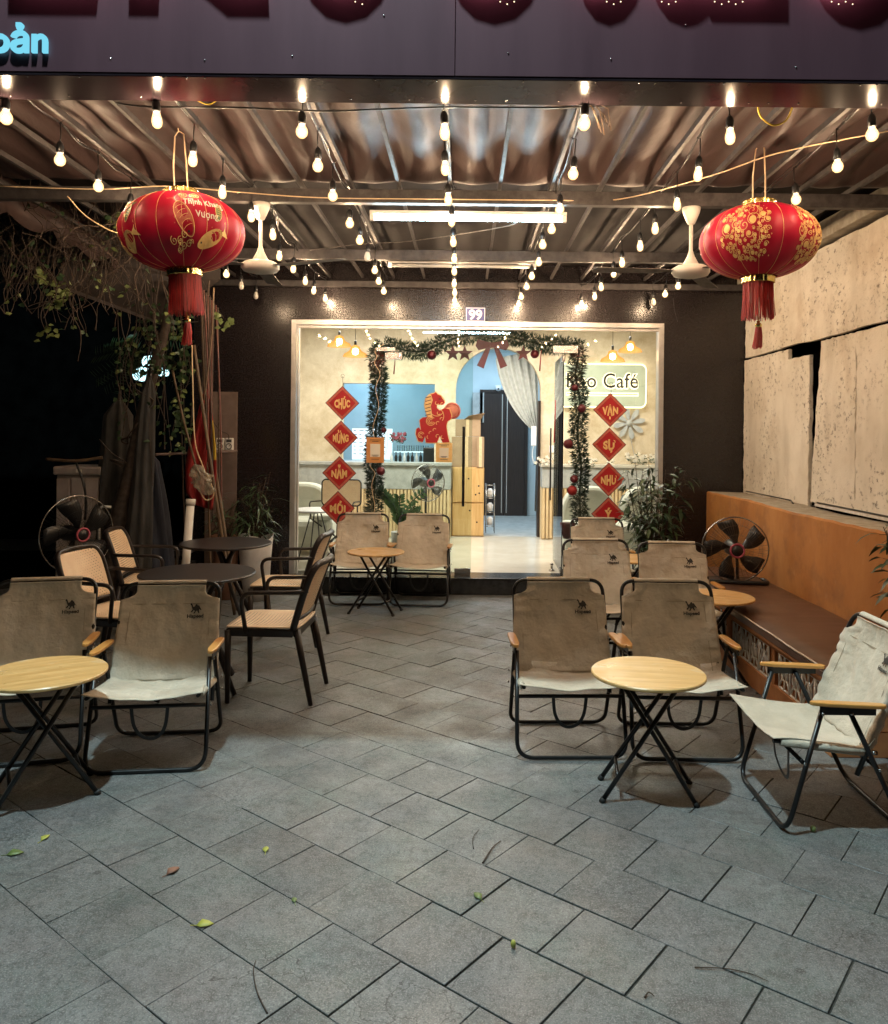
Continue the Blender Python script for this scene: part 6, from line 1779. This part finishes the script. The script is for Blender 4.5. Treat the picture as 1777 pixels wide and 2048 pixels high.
# things behind the inner window
ms = thing("menu_screen", "bright white menu screen with dark marks behind the inner window", "screen", at(745, 888, 12.4)); 
MB().b2(-.31, .31, -.02, .02, -.24, .24).build("screen_panel", Mt['screen_white'], ms)
mk = MB(); rr = random.Random(8)
for k in range(7):
    for q in range(3): mk.b2(-.29 + q * .09, -.29 + q * .09 + rr.uniform(.03, .07), -.024, -.021, .20 - k * .06, .212 - k * .06)
for k in range(4): mk.tube(smoothpath([(.08 + k * .05, -.024, .18), (.12 + k * .04, -.024, .06), (.07 + k * .055, -.024, -.05), (.15 + k * .02, -.024, -.16)], 5), .005, 4, flat=(1, .3))
mk.build("menu_marks", Mt['ink'], ms)
sh = thing("glass_shelf", "lit shelf with a row of drinking glasses seen through the inner window", "shelf", at(830, 903, 11.9))
MB().b2(-.30, .25, -.1, .1, -.014, .0).build("shelf_board", Mt['screen_white'], sh)
for k in range(7): MB().lathe([(.024, 0), (.026, .09)], (-.24 + k * .07, 0, .002), 12, cap=False).build("drinking_glass", Mt['clear_glass'], sh)
um = thing("kitchen_clutter", "coffee machine and bottles on the dim counter behind the inner window", "kitchen equipment", at(850, 925, 11.6)); rr = random.Random(14)
MB().b2(-.02, .22, -.1, .15, -.02, .22).build("coffee_machine", Mt['black_plastic'], um, bevel=.01)
for k in range(8): MB().lathe([(.022, 0), (.024, .10), (.009, .13), (.009, .17)], (-.48 + k * .06, rr.uniform(-.05, .05), -.02), 12).build("bottle", Mt['black_plastic'] if k % 3 else Mt['white_enamel'], um)
ck2 = MB().b2(-2.61, -.43, 11.5, 12.1, .16, 1.17); tag(ck2.build("kitchen_counter", Mt['grey_terrazzo']), "low work counter in the bluish room behind the inner window", "counter")
# curtain in the arch, tied to the right
cu = thing("sheer_curtain", "grey sheer curtain draped across the arch and tied at its right side", "curtain", (AX1, 11.32, 2.0)); mb = MB(); nu, nv = 44, 30
for j in range(nv + 1):
    v = j / nv
    for i in range(nu + 1):
        u = i / nu
        xt = -.62 + .60 * u; zt = .78 - .12 * (1 - u)
        xb = -.03 + .02 * u; zb = -.42
        x = xt + (xb - xt) * (v ** (1.0 + .5 * (1 - u))) ; z = zt + (zb - zt) * v - .10 * math.sin(v * math.pi) * (1 - u)
        mb.v.append(Vector((x, .03 * math.sin(u * 34) * (1 - .6 * v), z)))
for j in range(nv):
    for i in range(nu): a = j * (nu + 1) + i; mb.f.append([a, a + 1, a + nu + 2, a + nu + 1]); mb.m.append(0); mb.sm.append(True)
mb.build("drape", Mt['curtain_sheer'], cu)
MB().prism([(-.03, -.42), (.02, -.42), (.0, -.9), (-.02, -1.5), (-.05, -1.5)], -.02, .02).build("tail", Mt['dark_cloth'], cu)
ip = thing("wall_phone", "white intercom phone on the right side of the arch", "phone", at(1068, 868, 11.0)); MB().b2(-.035, .035, -.03, .0, -.16, .11).build("phone_body", Mt['white_enamel'], ip, bevel=.008)
MB().tube(smoothpath([(0, -.02, -.16), (-.02, -.02, -.28), (.0, -.02, -.40), (-.015, -.02, -.3)], 5), .004, 5).build("phone_cord", Mt['white_enamel'], ip)
sw_ = MB().b2(-.035, .035, -.008, 0, -.05, .05).build("light_switch", Mt['white_enamel'], None, bevel=.003); sw_.location = at(1104, 898, 11.09); tag(sw_, "white light switch on the tan wall right of the arch", "switch")
sd = MB().b2(-.10, .10, -.01, 0, -.26, .26); o = sd.build("wall_panel_sign", Mt['grey_terrazzo']); o.location = at(957, 815, 13.9); tag(o, "grey notice strip on the wall left of the dark double door", "notice")
# door stopper / floor bolt
fb = MB().lathe([(0, 0), (.03, 0), (.03, .01), (.012, .02), (.012, .06), (.02, .07), (0, .085)], (0, 0, 0), 14).build("door_stopper", Mt['steel']); fb.location = (at(1104, 1130, 8.35).x, 8.35, .165); tag(fb, "little steel door stopper beside the open glass door", "door stopper")

# ================================================================ FALLEN LEAVES AND TWIGS
def gp(px, py): q = at(px, py, 1.0); return at(px, py, EYE / (EYE - q.z))
G = "fallen leaves on the paving"
for (px, py, L_, mt, a, lb) in ((82, 1684, .050, 'leaf_yellow', 80, "bright yellow fallen leaf near the foot of the left bamboo table"), (12, 1712, .060, 'leaf_light', 15, "olive fallen leaf at the very left edge"),
    (531, 1707, .045, 'leaf_yellow', 100, "yellow fallen leaf alone in the middle left of the paving"), (333, 1752, .060, 'leaf_brown', 60, "curled brown fallen leaf left of the paving's middle"),
    (392, 1853, .055, 'leaf_yellow', 5, "yellow fallen leaf lying across a joint in the lower left"), (590, 1808, .035, 'leaf_light', 110, "small yellow green fallen leaf on a joint right of the lower left one"),
    (963, 1802, .050, 'leaf_light', 120, "curled olive fallen leaf near the centre of the foreground")):
    p = gp(px, py); t = MB(); aa = R(a)
    t.leaf((0, 0, .003), (math.cos(aa), math.sin(aa), .25), L_, L_ * .55, (0, -.3, 1), 0, .25)
    t.tube([(0, 0, .003), (-math.cos(aa) * .018, -math.sin(aa) * .018, .004)], .001, 4)
    o = t.build("fallen_leaf", Mt[mt], None, solid=.0006); o.location = p; tag(o, lb, "leaf", G)
nut = MB().lathe([(0, 0), (.008, .002), (.012, .010), (.011, .018), (.006, .024), (0, .026)], (0, 0, 0), 14).build("green_nut", Mt['leaf_light']); nut.location = gp(1627, 1664); tag(nut, "small round green fruit on the paving before the turned chair", "fruit")
nut = MB().lathe([(0, 0), (.006, .002), (.009, .012), (.006, .022), (0, .024)], (0, 0, 0), 12).build("green_bud", Mt['leaf_yellow']); nut.location = gp(1027, 1896); tag(nut, "tiny yellow green bud in the lower middle of the paving", "bud")
def twig(pts, r_, lb):
    P = [gp(*p) + Vector((0, 0, .004 + .003 * (i % 2))) for i, p in enumerate(pts)]; o0 = P[0].copy(); o = MB().tube(smoothpath([p - o0 for p in P], 5), [r_ * (1 - .6 * i / (5 * (len(P) - 1) + 1)) for i in range(5 * (len(P) - 1) + 1)], 5).build("twig", Mt['twig']); o.location = o0; tag(o, lb, "twig", "twigs on the paving")
twig([(966, 1728), (985, 1700), (1002, 1684)], .0035, "short straight dark twig right of the paving's centre")
twig([(948, 1700), (946, 1680), (958, 1662)], .0018, "thin curved twig left of the short straight twig")
twig([(535, 2030), (515, 1990), (507, 1945), (512, 1925)], .0028, "long curved twig at the bottom edge")
twig([(1390, 1938), (1450, 1942), (1500, 1950), (1538, 1968)], .0022, "long thin twig in the lower right")
twig([(1290, 1998), (1298, 1990), (1310, 1996)], .0028, "small hooked twig at the lower right joint")
